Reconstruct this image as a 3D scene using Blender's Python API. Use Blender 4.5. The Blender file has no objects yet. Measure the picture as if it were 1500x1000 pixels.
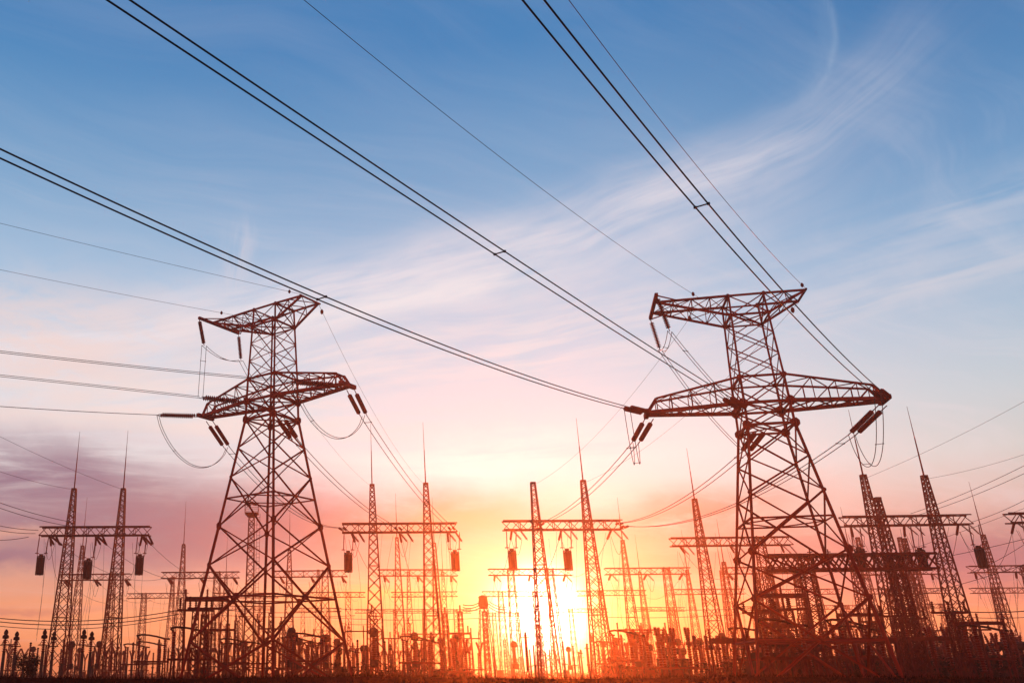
import bpy, math, random
from mathutils import Vector, Matrix
random.seed(7)
R = math.radians
S = bpy.context.scene
COL = S.collection

# ------------------------------------------------------------------ camera
FPX, TH, PPX, PPY = 1352.0, 0.383, 463.0, 440.0          # focal length in px of a 1500 px wide picture, tilt, principal point
EYE = Vector((0, 0, 1.6))
cam = bpy.data.cameras.new('camera')
cam.sensor_width = 36.0
cam.lens = FPX / 1500 * 36.0
cam.shift_x = (750 - PPX) / 1500
cam.shift_y = (PPY - 500) / 1500
cam.clip_start = 0.1
cam.clip_end = 5000
camo = bpy.data.objects.new('camera', cam)
camo.location = EYE
camo.rotation_euler = (math.pi / 2 + TH, 0, 0)
COL.objects.link(camo)
S.camera = camo

# ------------------------------------------------------------------ view
S.view_settings.view_transform = 'Standard'
S.view_settings.look = 'None'
S.view_settings.exposure = 0.0
S.view_settings.gamma = 1.0
S.view_settings.use_curve_mapping = False
S.render.engine = 'CYCLES'
S.cycles.use_denoising = True
S.cycles.max_bounces = 5
S.cycles.volume_bounces = 1
S.cycles.use_adaptive_sampling = False
S.render.film_transparent = False

SUN_AZ, SUN_EL = 13.0, 3.0                              # degrees, azimuth from +Y towards +X
SUN_COL = (1.0, 0.17, 0.03)
SUN_POWER = 5.0
HAZE_DENSITY = 0.0006
HAZE_G = 0.88


def lin(c):
    c = c / 255.0
    return c / 12.92 if c <= 0.04045 else ((c + 0.055) / 1.055) ** 2.4


def L3(r, g, b):
    return (lin(r), lin(g), lin(b), 1.0)


# ------------------------------------------------------------------ world: evening sky with cirrus and low cloud
W = bpy.data.worlds.new('World')
S.world = W
W.use_nodes = True
nt = W.node_tree
for n in list(nt.nodes):
    nt.nodes.remove(n)


class G:                                                  # small helper to write shader maths
    def __init__(self, tree):
        self.t = tree

    def node(self, kind, **kw):
        n = self.t.nodes.new(kind)
        for k, v in kw.items():
            setattr(n, k, v)
        return n

    def link(self, a, b):
        if isinstance(a, (int, float)):
            b.default_value = a
        elif isinstance(a, (tuple, list)):
            b.default_value = a
        else:
            self.t.links.new(a, b)

    def m(self, op, a, b=0.0, c=0.0, clamp=False):
        n = self.node('ShaderNodeMath', operation=op, use_clamp=clamp)
        self.link(a, n.inputs[0]); self.link(b, n.inputs[1]); self.link(c, n.inputs[2])
        return n.outputs[0]

    def add(self, a, b): return self.m('ADD', a, b)
    def sub(self, a, b): return self.m('SUBTRACT', a, b)
    def mul(self, a, b): return self.m('MULTIPLY', a, b)
    def div(self, a, b): return self.m('DIVIDE', a, b)

    def gauss(self, x):                                   # exp(-x^2)
        return self.m('EXPONENT', self.mul(self.mul(x, x), -1.0))

    def smooth(self, x, lo, hi):
        n = self.node('ShaderNodeMapRange', interpolation_type='SMOOTHSTEP')
        self.link(x, n.inputs[0]); n.inputs[1].default_value = lo; n.inputs[2].default_value = hi
        return n.outputs[0]

    def ramp(self, x, stops, lo, hi, interp='LINEAR'):    # stops: (value of x, colour) or (value, scalar)
        n = self.node('ShaderNodeValToRGB')
        u = self.m('DIVIDE', self.sub(x, lo), hi - lo, clamp=True)
        self.link(u, n.inputs[0])
        cr = n.color_ramp
        cr.interpolation = interp
        while len(cr.elements) < len(stops):
            cr.elements.new(0.5)
        for e, (v, c) in zip(cr.elements, sorted(stops, key=lambda s: s[0])):
            e.position = (v - lo) / (hi - lo)
            e.color = c if isinstance(c, tuple) else (c, c, c, 1)
        return n.outputs[0]

    def vec(self, x, y, z):
        n = self.node('ShaderNodeCombineXYZ')
        self.link(x, n.inputs[0]); self.link(y, n.inputs[1]); self.link(z, n.inputs[2])
        return n.outputs[0]

    def noise(self, v, scale=1.0, detail=4.0, rough=0.55, dist=0.0):
        n = self.node('ShaderNodeTexNoise')
        self.link(v, n.inputs['Vector'])
        n.inputs['Scale'].default_value = scale
        n.inputs['Detail'].default_value = detail
        n.inputs['Roughness'].default_value = rough
        n.inputs['Distortion'].default_value = dist
        return n.outputs[0]

    def mix(self, f, a, b, blend='MIX'):
        n = self.node('ShaderNodeMix', data_type='RGBA', blend_type=blend)
        n.clamp_result = False
        self.link(f, n.inputs[0]); self.link(a, n.inputs[6]); self.link(b, n.inputs[7])
        return n.outputs[2]

    def scale_col(self, col, f):
        n = self.node('ShaderNodeVectorMath', operation='SCALE')
        self.link(col, n.inputs[0]); self.link(f, n.inputs[3])
        return n.outputs[0]

    def add_col(self, a, b):
        n = self.node('ShaderNodeVectorMath', operation='ADD')
        self.link(a, n.inputs[0]); self.link(b, n.inputs[1])
        return n.outputs[0]


g = G(nt)
tc = g.node('ShaderNodeTexCoord')
sep = g.node('ShaderNodeSeparateXYZ')
nt.links.new(tc.outputs['Generated'], sep.inputs[0])
dx, dy, dz = sep.outputs
DEG = 180 / math.pi
el = g.mul(g.m('ARCSINE', dz), DEG)
az = g.mul(g.m('ARCTAN2', dx, dy), DEG)
# angle from the sun
sv = (math.sin(R(SUN_AZ)) * math.cos(R(SUN_EL)), math.cos(R(SUN_AZ)) * math.cos(R(SUN_EL)), math.sin(R(SUN_EL)))
dot = g.node('ShaderNodeVectorMath', operation='DOT_PRODUCT')
nt.links.new(tc.outputs['Generated'], dot.inputs[0]); dot.inputs[1].default_value = sv
sang = g.mul(g.m('ARCCOSINE', g.m('MINIMUM', dot.outputs['Value'], 1.0)), DEG)
# clear air colour by height above the horizon, towards the sun and away from it
base = g.ramp(el, [(-2, L3(215, 120, 85)), (0.5, L3(226, 128, 84)), (3.5, L3(238, 158, 118)), (7, L3(224, 182, 168)),
                   (10.5, L3(230, 224, 224)), (14.5, L3(220, 222, 228)), (19, L3(196, 209, 226)), (23, L3(164, 192, 220)),
                   (29, L3(118, 162, 203)), (37, L3(68, 130, 186)), (60, L3(38, 92, 158))], -2, 60)
right = g.smooth(az, 15.0, 45.0)
base_r = g.ramp(el, [(-2, L3(205, 110, 85)), (0.5, L3(218, 122, 88)), (4, L3(235, 150, 118)), (7, L3(212, 170, 158)),
                     (10.5, L3(202, 204, 202)), (13.5, L3(186, 203, 212)), (17, L3(164, 191, 213)), (21, L3(130, 172, 208)),
                     (26, L3(92, 145, 193)), (34, L3(50, 114, 172)), (60, L3(30, 84, 148))], -2, 60)
col = g.mix(right, base, base_r)

# streaky coordinates on a high flat layer of air, streaks run from lower left to upper right
inv = g.div(1.0, g.add(g.m('MAXIMUM', dz, 0.0), 0.09))
px_, py_ = g.mul(dx, inv), g.mul(dy, inv)
warp = g.noise(g.vec(g.mul(px_, 0.8), g.mul(py_, 0.8), 0.0), 1.0, 3.0, 0.5)
CA, SA = math.cos(R(28)), math.sin(R(28))
u_ = g.add(g.mul(px_, CA), g.mul(py_, SA))
v_ = g.add(g.mul(px_, -SA), g.mul(py_, CA))
v_ = g.add(v_, g.mul(g.sub(warp, 0.5), 0.9))
streak = g.noise(g.vec(g.mul(u_, 0.55), g.mul(v_, 3.2), 1.7), 1.0, 7.0, 0.62, 0.15)
fine = g.noise(g.vec(g.mul(u_, 1.8), g.mul(v_, 13.0), 4.2), 1.0, 6.0, 0.65, 0.2)
st = g.add(g.mul(streak, 0.72), g.mul(fine, 0.28))

# azimuth / elevation cloud coordinates with a soft warp
wv = g.vec(g.mul(az, 0.11), g.mul(el, 0.2), 2.0)
wn1 = g.sub(g.noise(wv, 1.0, 5.0, 0.6), 0.5)
wn2 = g.sub(g.noise(g.vec(g.mul(az, 0.11), g.mul(el, 0.2), 9.0), 1.0, 5.0, 0.6), 0.5)
azw = g.add(az, g.mul(wn1, 7.0))
elw = g.add(el, g.mul(wn2, 3.2))
low = g.noise(g.vec(g.mul(az, 0.09), g.mul(el, 0.75), 5.0), 1.0, 7.0, 0.6, 0.4)
puff = g.noise(g.vec(g.mul(az, 0.22), g.mul(el, 0.6), 8.0), 1.0, 7.0, 0.62, 0.5)


def blob(a0, e0, sa, se, tilt=0.0, A=None, E_=None):      # soft patch of cloud: centre, half widths in degrees, slope
    A = A or azw; E_ = E_ or elw
    a = g.sub(A, a0)
    e = g.sub(g.sub(E_, e0), g.mul(a, tilt))
    x, y = g.div(a, sa), g.div(e, se)
    return g.m('EXPONENT', g.mul(g.add(g.mul(x, x), g.mul(y, y)), -1.0))


def band(stops_el, stops_w, lo, hi):                      # long curved band: height and width as functions of azimuth
    c = g.mul(g.ramp(azw, [(a, e / 60.0) for a, e in stops_el], lo, hi, 'CARDINAL'), 60.0)
    w = g.mul(g.ramp(azw, [(a, e / 20.0) for a, e in stops_w], lo, hi), 20.0)
    return g.gauss(g.div(g.sub(elw, c), w))


# the great cirrus sweep rising to the right
wsoft = g.sub(g.noise(g.vec(g.mul(az, 0.07), g.mul(el, 0.12), 21.0), 1.0, 1.5, 0.4), 0.5)


def sweep(stops_el, lo, hi, fu, fv, seed):                # texture whose streaks run along a given curve
    c = g.mul(g.ramp(az, [(a, e / 60.0) for a, e in stops_el], lo, hi, 'CARDINAL'), 60.0)
    v = g.sub(g.add(el, g.mul(wsoft, 2.0)), c)
    return v, g.noise(g.vec(g.mul(az, fu), g.mul(v, fv), seed), 1.0, 7.0, 0.55, 0.1)


MAIN = [(-24, 17.6), (-12, 20.0), (-2.7, 22.0), (6.3, 23.9), (18, 25.5), (24.3, 26.9), (29, 27.9), (33, 29.2), (38, 31.6), (46, 35)]
vm, sw1 = sweep(MAIN, -24, 46, 0.09, 0.5, 3.0)
vm2, sw2 = sweep(MAIN, -24, 46, 0.20, 2.0, 6.0)
sw = g.add(g.mul(sw1, 0.8), g.mul(sw2, 0.2))
up = g.smooth(vm, 3.2, 0.0)                                # crisp upper rim
dn = g.smooth(vm, -6.5, -0.5)
k1 = g.mul(g.mul(up, dn), g.smooth(sw, 0.22, 0.72))
strength = g.ramp(az, [(-30, 0.7), (-8, 0.75), (5, 0.75), (20, 0.66), (27, 0.5), (34, 0.24), (40, 0.04), (46, 0.0)], -30, 46)
col = g.mix(g.m('MULTIPLY', k1, strength, clamp=True), col, L3(238, 226, 230))
core = g.mul(g.gauss(g.div(g.sub(vm, -0.6), 1.1)), g.smooth(sw2, 0.2, 0.8))
col = g.mix(g.m('MULTIPLY', core, g.mul(strength, 0.5), clamp=True), col, L3(244, 234, 236))
vl, sl1 = sweep([(-24, 13.5), (0, 17.5), (15, 19.0), (25, 19.6), (34, 20.2), (46, 21.0)], -24, 46, 0.12, 1.1, 12.0)
b2 = g.mul(g.gauss(g.div(vl, 2.6)), g.ramp(az, [(-24, 1.0), (18, 0.9), (28, 0.3), (46, 0.25)], -24, 46))
col = g.mix(g.m('MULTIPLY', g.mul(b2, g.smooth(sl1, 0.36, 0.66)), 0.7, clamp=True), col, L3(240, 226, 226))
b3 = g.mul(g.gauss(g.div(g.sub(vl, -1.6), 0.7)), g.smooth(az, 24.0, 32.0))
col = g.mix(g.m('MULTIPLY', g.mul(b3, g.smooth(sl1, 0.34, 0.6)), 0.28, clamp=True), col, L3(236, 222, 222))
b6 = g.mul(g.gauss(g.div(g.sub(g.sub(el, 22.3), g.mul(g.sub(az, 38.5), 0.12)), 0.8)), g.smooth(az, 33.0, 37.5))
col = g.mix(g.m('MULTIPLY', g.mul(b6, g.smooth(sl1, 0.32, 0.6)), 0.28, clamp=True), col, L3(214, 214, 224))
wz_ = g.noise(g.vec(g.mul(az, 0.9), g.mul(el, 0.22), 3.0), 1.0, 5.0, 0.55, 0.6)
wc = g.mul(g.ramp(el, [(28, 31.0 / 50), (30.3, 32.9 / 50), (32.3, 34.3 / 50), (34.8, 34.5 / 50), (40, 34.0 / 50)], 28, 40, 'CARDINAL'), 50.0)
wd = g.sub(az, wc)
b4 = g.mul(g.add(g.mul(g.gauss(g.div(wd, 0.22)), 0.8), g.mul(g.gauss(g.div(g.add(wd, 0.5), 0.8)), 0.45)), g.mul(g.smooth(el, 28.5, 31.5), g.smooth(wz_, 0.25, 0.6)))
col = g.mix(g.m('MULTIPLY', b4, 0.13, clamp=True), col, L3(206, 216, 228))
core2 = g.mul(g.mul(g.gauss(g.div(g.sub(vm, -1.9), 0.75)), g.smooth(sw, 0.25, 0.6)), g.mul(g.smooth(az, -6.0, 0.0), g.smooth(az, 20.0, 10.0)))
col = g.mix(g.m('MULTIPLY', core2, 0.7, clamp=True), col, L3(243, 234, 234))
b5 = g.mul(blob(-5.3, 24.6, 1.0, 1.7, 0.6, az, el), g.smooth(wz_, 0.36, 0.62))
col = g.mix(g.m('MULTIPLY', b5, 0.45, clamp=True), col, L3(226, 214, 220))
# thin general veil
veil = g.mul(g.smooth(st, 0.44, 0.72), g.ramp(el, [(0, 0.1), (12, 0.5), (24, 0.32), (32, 0.10), (60, 0.06)], 0, 60))
col = g.mix(veil, col, L3(228, 220, 226))
# pale pink bank on the left
k = g.mul(blob(-17.5, 18.0, 9.0, 3.6, 0.05), g.smooth(puff, 0.30, 0.58))
col = g.mix(g.m('MULTIPLY', k, 0.8, clamp=True), col, L3(240, 214, 208))
k = g.mul(blob(-8, 14.8, 16.0, 1.9, 0.0), g.smooth(low, 0.36, 0.62))
col = g.mix(g.m('MULTIPLY', k, 0.6, clamp=True), col, L3(248, 224, 214))
k = blob(-8.5, 7.6, 15.0, 2.7)
col = g.mix(g.m('MULTIPLY', k, 0.78, clamp=True), col, L3(138, 110, 122))
k = blob(34, 5.2, 8.0, 1.3)
col = g.mix(g.m('MULTIPLY', k, 0.7, clamp=True), col, L3(140, 100, 122))
# mauve cloud low on the left, the two patches beside the sun and the one behind the right pylon
for (a0, e0, sa, se, tl, nz, lo, hi, amt, c) in [
        (-17, 10.3, 13.0, 2.4, -0.05, 'low', 0.26, 0.56, 1.0, (142, 114, 136)),
        (-13, 7.6, 10.0, 1.8, 0.0, 'puff', 0.24, 0.54, 0.9, (146, 108, 130)),
        (-2.5, 8.3, 7.5, 2.0, 0.0, 'puff', 0.20, 0.54, 0.95, (164, 112, 122)),
        (4.8, 8.4, 5.0, 1.5, 0.05, 'puff', 0.26, 0.54, 0.95, (190, 126, 116)),
        (0.0, 11.2, 5.0, 0.8, 0.1, 'low', 0.32, 0.56, 0.5, (210, 182, 184)),
        (21.5, 8.2, 5.5, 1.2, 0.12, 'puff', 0.28, 0.55, 0.9, (206, 136, 124)),
        (24, 6.1, 7.0, 1.4, 0.0, 'low', 0.28, 0.58, 0.8, (186, 122, 122)),
        (33, 5.0, 7.0, 1.4, 0.0, 'puff', 0.26, 0.54, 0.95, (148, 104, 124)),
        (41, 4.4, 6.0, 0.9, 0.0, 'low', 0.26, 0.56, 0.85, (160, 116, 132)),
        (-21, 5.9, 6.0, 0.5, 0.0, 'low', 0.20, 0.48, 0.95, (130, 102, 130)),
        (-20, 3.45, 7.0, 0.22, 0.0, 'low', 0.22, 0.50, 0.8, (166, 104, 112))]:
    src = low if nz == 'low' else puff
    k = g.mul(blob(a0, e0, sa, se, tl), g.smooth(src, lo, hi))
    col = g.mix(g.m('MULTIPLY', k, amt, clamp=True), col, L3(*c))
# bright gaps
for (a0, e0, sa, se, tl, amt, c) in [
        (-20.5, 7.4, 6.0, 0.45, 0.0, 0.6, (246, 176, 144)),
        (11, 12.0, 10.0, 1.4, 0.02, 0.95, (255, 246, 240)),
        (15.5, 9.8, 4.0, 1.0, 0.0, 0.6, (255, 238, 222)),
        (8.0, 8.6, 4.5, 1.2, 0.0, 0.85, (226, 168, 138)),
        (13.0, 6.6, 6.0, 1.0, 0.0, 0.6, (240, 190, 150)),
        (-10, 2.6, 18.0, 1.7, 0.0, 0.45, (255, 178, 128)),
        (4, 4.3, 5.0, 0.8, 0.0, 0.8, (255, 196, 116)),
        (31, 2.8, 12.0, 0.9, 0.0, 0.5, (252, 166, 112))]:
    k = g.mul(blob(a0, e0, sa, se, tl), g.smooth(low, 0.18, 0.6))
    col = g.mix(g.m('MULTIPLY', k, amt, clamp=True), col, L3(*c))
# glow round the low sun and the sun's own blinding disc seen through thin cloud
glow = [(g.gauss(g.div(sang, 1.75)), 7.0, (1.0, 0.88, 0.70)),
        (g.gauss(g.div(sang, 3.6)), 0.7, (0.5, 0.58, 0.44)),
        (g.m('EXPONENT', g.mul(sang, -1 / 4.5)), 0.10, (0.4, 0.52, 0.36))]
for f, s, c in glow:
    col = g.add_col(col, g.scale_col(c, g.mul(f, s)))
# below the horizon: dull earth light
col = g.mix(g.smooth(el, -0.3, -2.5), L3(60, 40, 38), col) if False else g.mix(g.smooth(g.mul(el, -1.0), 0.3, 2.5), col, L3(58, 36, 34))
# Nishita sky in the same direction gives the physical part of the daylight
sky = g.node('ShaderNodeTexSky', sky_type='NISHITA')
sky.sun_disc = False
sky.sun_elevation = R(SUN_EL)
sky.sun_rotation = R(SUN_AZ)
sky.air_density = 1.0
sky.dust_density = 1.5
bg1 = g.node('ShaderNodeBackground'); nt.links.new(sky.outputs[0], bg1.inputs[0]); bg1.inputs[1].default_value = 0.01
bg2 = g.node('ShaderNodeBackground'); g.link(col, bg2.inputs[0]); bg2.inputs[1].default_value = 1.0
addS = g.node('ShaderNodeAddShader')
nt.links.new(bg1.outputs[0], addS.inputs[0]); nt.links.new(bg2.outputs[0], addS.inputs[1])
out = g.node('ShaderNodeOutputWorld')
nt.links.new(addS.outputs[0], out.inputs['Surface'])
W.cycles.sampling_method = 'MANUAL'
W.cycles.sample_map_resolution = 1024

# ------------------------------------------------------------------ sun
sl = bpy.data.lights.new('sun', 'SUN')
sl.energy = SUN_POWER
sl.angle = R(0.5)
sl.color = SUN_COL
so = bpy.data.objects.new('sun', sl)
so.rotation_euler = Vector(sv).to_track_quat('Z', 'Y').to_euler()
so.location = (0, 0, 60)
COL.objects.link(so)

# ------------------------------------------------------------------ pixel <-> world helpers
CF = Vector((0, math.cos(TH), math.sin(TH)))
CU = Vector((0, -math.sin(TH), math.cos(TH)))
CX = Vector((1, 0, 0))


def ray(px, py):
    return CF + CX * ((px - PPX) / FPX) - CU * ((py - PPY) / FPX)


def at(px, py, Y):
    r = ray(px, py)
    return EYE + r * (Y / r.y)


def tan_el(px, py):
    r = ray(px, py)
    return r.z / r.y


def px_of(P):
    d = P - EYE
    z = d.dot(CF)
    return PPX + FPX * d.dot(CX) / z, PPY - FPX * d.dot(CU) / z


# ------------------------------------------------------------------ materials; the sunset's red veil is put into most base colours, ground and grass too
def material(name, col, rough=0.6, metal=0.0, vary=0.35, scale=3.0, bump=0.0, col2=None):
    m = bpy.data.materials.new(name)
    m.use_nodes = True
    t = m.node_tree
    q = G(t)
    b = t.nodes['Principled BSDF']
    tcn = q.node('ShaderNodeTexCoord')
    n1 = q.noise(tcn.outputs['Object'], scale, 5.0, 0.6)
    c2 = col2 or tuple(c * (1 - vary) for c in col)
    mixc = q.mix(q.smooth(n1, 0.35, 0.65), (*c2, 1), (*col, 1))
    q.link(mixc, b.inputs['Base Color'])
    q.link(q.add(q.mul(n1, 0.3), rough - 0.15), b.inputs['Roughness'])
    b.inputs['Metallic'].default_value = metal
    b.inputs['Specular IOR Level'].default_value = 0.0 if rough >= 0.95 else 0.1
    if bump:
        bn = q.node('ShaderNodeBump')
        bn.inputs['Distance'].default_value = bump
        q.link(q.noise(tcn.outputs['Object'], scale * 6, 4.0, 0.6), bn.inputs['Height'])
        q.link(bn.outputs[0], b.inputs['Normal'])
    return m


M_steel = material('weathered_steel_red_glow_tint', (0.42, 0.022, 0.011), 0.8, 0.0, 0.4, 1.5, col2=(0.22, 0.014, 0.009))  # red of the evening glow put into the base colour, no red paint
M_grey = material('dull_galvanised_steel_red_glow', (0.19, 0.012, 0.008), 0.8, 0.0, 0.4, 2.0)  # same red glow worked into the colour of plain steel
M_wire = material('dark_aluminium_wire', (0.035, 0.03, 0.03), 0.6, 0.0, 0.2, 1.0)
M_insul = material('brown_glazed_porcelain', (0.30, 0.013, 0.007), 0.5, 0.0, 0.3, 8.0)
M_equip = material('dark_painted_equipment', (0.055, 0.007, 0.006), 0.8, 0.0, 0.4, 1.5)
M_conc = material('weathered_concrete', (0.12, 0.035, 0.025), 0.9, 0.0, 0.35, 4.0, 0.01)
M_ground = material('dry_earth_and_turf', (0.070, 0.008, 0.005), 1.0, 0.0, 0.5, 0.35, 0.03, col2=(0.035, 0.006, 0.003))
M_grass = material('dry_grass', (0.055, 0.007, 0.004), 1.0, 0.0, 0.4, 2.0)
M_leaf = material('dark_leaves', (0.040, 0.009, 0.005), 1.0, 0.0, 0.4, 2.0)
M_bark = material('bark', (0.06, 0.04, 0.03), 0.9, 0.0, 0.4, 6.0)
M_lamp = material('lamp_glass', (0.3, 0.28, 0.25), 0.2, 0.0, 0.2, 3.0)


# ------------------------------------------------------------------ mesh helpers
class MB:
    def __init__(self):
        self.v = []; self.f = []

    def bar(self, p, q, s, s2=None, n=4):                 # square bar between two points
        p = Vector(p); q = Vector(q)
        d = q - p
        if d.length < 1e-5: return
        d.normalize()
        up = Vector((0, 0, 1)) if abs(d.z) < 0.9 else Vector((0, 1, 0))
        a = d.cross(up).normalized(); b = d.cross(a)
        i = len(self.v)
        s2 = s if s2 is None else s2
        for P, r in ((p, s), (q, s2)):
            for k in range(n):
                t = 2 * math.pi * (k + 0.5) / n
                rr = r / 2 * (1.41421 if n == 4 else 1.0)
                self.v.append(P + a * (math.cos(t) * rr) + b * (math.sin(t) * rr))
        for k in range(n):
            self.f.append((i + k, i + (k + 1) % n, i + n + (k + 1) % n, i + n + k))
        self.f.append(tuple(i + k for k in range(n))[::-1]); self.f.append(tuple(i + n + k for k in range(n)))

    def tube(self, pts, r, n=5):
        pts = [Vector(p) for p in pts]
        i0 = len(self.v)
        for j, p in enumerate(pts):
            d = (pts[min(j + 1, len(pts) - 1)] - pts[max(j - 1, 0)]).normalized()
            up = Vector((0, 0, 1)) if abs(d.z) < 0.95 else Vector((0, 1, 0))
            a = d.cross(up).normalized(); b = d.cross(a)
            for k in range(n):
                t = 2 * math.pi * k / n
                self.v.append(p + (a * math.cos(t) + b * math.sin(t)) * r)
        for j in range(len(pts) - 1):
            for k in range(n):
                a_ = i0 + j * n + k; b_ = i0 + j * n + (k + 1) % n
                self.f.append((a_, b_, b_ + n, a_ + n))

    def box(self, c, s):
        cx, cy, cz = c; sx, sy, sz = (k / 2 for k in s)
        i = len(self.v)
        for z in (-sz, sz):
            for x, y in ((-sx, -sy), (sx, -sy), (sx, sy), (-sx, sy)):
                self.v.append(Vector((cx + x, cy + y, cz + z)))
        for f in ((3, 2, 1, 0), (4, 5, 6, 7), (0, 1, 5, 4), (1, 2, 6, 5), (2, 3, 7, 6), (3, 0, 4, 7)):
            self.f.append(tuple(i + k for k in f))

    def lathe(self, prof, c=(0, 0, 0), n=10, M=None):     # prof: (r, z)
        i = len(self.v)
        c = Vector(c)
        for r, z in prof:
            for k in range(n):
                t = 2 * math.pi * k / n
                p = Vector((r * math.cos(t), r * math.sin(t), z))
                if M: p = M @ p
                self.v.append(c + p)
        for j in range(len(prof) - 1):
            for k in range(n):
                a = i + j * n + k; b = i + j * n + (k + 1) % n
                self.f.append((a, b, b + n, a + n))
        self.f.append(tuple(i + k for k in range(n))[::-1])
        self.f.append(tuple(i + (len(prof) - 1) * n + k for k in range(n)))

    def ring(self, c, R_, r, n=16, m=5, M=None):
        pts = []
        for k in range(n + 1):
            t = 2 * math.pi * k / n
            p = Vector((R_ * math.cos(t), R_ * math.sin(t), 0))
            if M: p = M @ p
            pts.append(Vector(c) + p)
        self.tube(pts, r, m)

    def mesh(self, name, mat):
        me = bpy.data.meshes.new(name)
        me.from_pydata([tuple(v) for v in self.v], [], self.f)
        me.materials.append(mat)
        me.update()
        return me


def ribs(r0, r1, z0, z1, n, taper=1.0):                   # porcelain shed profile
    out_ = []
    for k in range(n):
        f = k / n
        s = 1 + (taper - 1) * f
        z = z0 + (z1 - z0) * f
        h = (z1 - z0) / n
        out_ += [(r0 * s, z), (r1 * s, z + h * 0.45), (r0 * s, z + h * 0.6)]
    out_.append((r0 * taper, z1))
    return out_


def link(name, me, parent=None, loc=None):
    o = bpy.data.objects.new(name, me)
    COL.objects.link(o)
    if parent: o.parent = parent
    if loc is not None: o.location = loc
    return o


def thing(name, label, cat, loc=(0, 0, 0), rz=0.0, group=None, me=None):
    o = bpy.data.objects.new(name, me)
    COL.objects.link(o)
    o.location = loc
    o.rotation_euler = (0, 0, rz)
    o['label'] = label; o['category'] = cat; o['kind'] = 'thing'
    if group: o['group'] = group
    return o


def stuff(o):
    o['kind'] = 'stuff'
    return o


def struct(name, me):
    o = link(name, me)
    o['kind'] = 'structure'
    return o


def copy_tree(o, parent=None):
    c = o.copy(); COL.objects.link(c)
    if parent: c.parent = parent
    for ch in list(o.children): copy_tree(ch, c)
    return c


ORD = ['first', 'second', 'third', 'fourth', 'fifth', 'sixth', 'seventh', 'eighth', 'ninth', 'tenth', 'eleventh', 'twelfth',
       'thirteenth', 'fourteenth', 'fifteenth', 'sixteenth', 'seventeenth', 'eighteenth', 'nineteenth', 'twentieth']
ORD += [a + '-' + b for a in ('twenty', 'thirty', 'forty', 'fifty', 'sixty') for b in ORD[:9]]

# angle-iron section of unit length and width, shared by all pylon members
ang = MB()
prof = [(-0.5, -0.5), (0.5, -0.5), (0.5, -0.36), (-0.36, -0.36), (-0.36, 0.5), (-0.5, 0.5)]
for z in (0, 1):
    for x, y in prof: ang.v.append(Vector((x, y, z)))
for k in range(6): ang.f.append((k, (k + 1) % 6, 6 + (k + 1) % 6, 6 + k))
ang.f.append((5, 4, 3, 2, 1, 0)); ang.f.append((6, 7, 8, 9, 10, 11))
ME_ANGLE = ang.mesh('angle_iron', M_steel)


def member(name, parent, p, q, s, roll=0.0):
    p = Vector(p); q = Vector(q); d = q - p
    o = link(name, ME_ANGLE, parent, p)
    o.rotation_mode = 'QUATERNION'
    o.rotation_quaternion = d.to_track_quat('Z', 'Y') @ Matrix.Rotation(roll, 3, 'Z').to_quaternion()
    o.scale = (s, s, d.length)
    return o


gp = MB()
for y in (-0.04, 0.04):
    for k in range(8):
        gp.v.append(Vector((0.5 * math.cos(k * math.pi / 4 + 0.39), y, 0.5 * math.sin(k * math.pi / 4 + 0.39))))
for k in range(8): gp.f.append((k, (k + 1) % 8, 8 + (k + 1) % 8, 8 + k))
gp.f.append(tuple(range(8))[::-1]); gp.f.append(tuple(range(8, 16)))
ME_GUSSET = gp.mesh('gusset_plate', M_steel)

# ------------------------------------------------------------------ pylons
LV = {'z5': (30.0, 1.19), 'z4': (28.5, 1.27), 'z3': (23.9, 1.43), 'z2': (22.02, 1.50), 'z1': (20.49, 1.51), 'n1': (18.18, 1.88),
      'n2': (15.85, 2.24), 'h': (14.17, 2.46), 'n3': (12.06, 2.78), 'n4': (9.15, 3.23), 'n5': (3.73, 4.05), 'base': (0.0, 4.62)}


class Tower:
    def __init__(s, x, y, yaw, dz):
        s.x, s.y, s.yaw, s.dz = x, y, yaw, dz
        s.c, s.s = math.cos(yaw), math.sin(yaw)

    def w(s, a, b, z):                                    # along the arms, across them, height -> world
        return Vector((s.x + s.c * a - s.s * b, s.y + s.s * a + s.c * b, z + s.dz))


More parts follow.
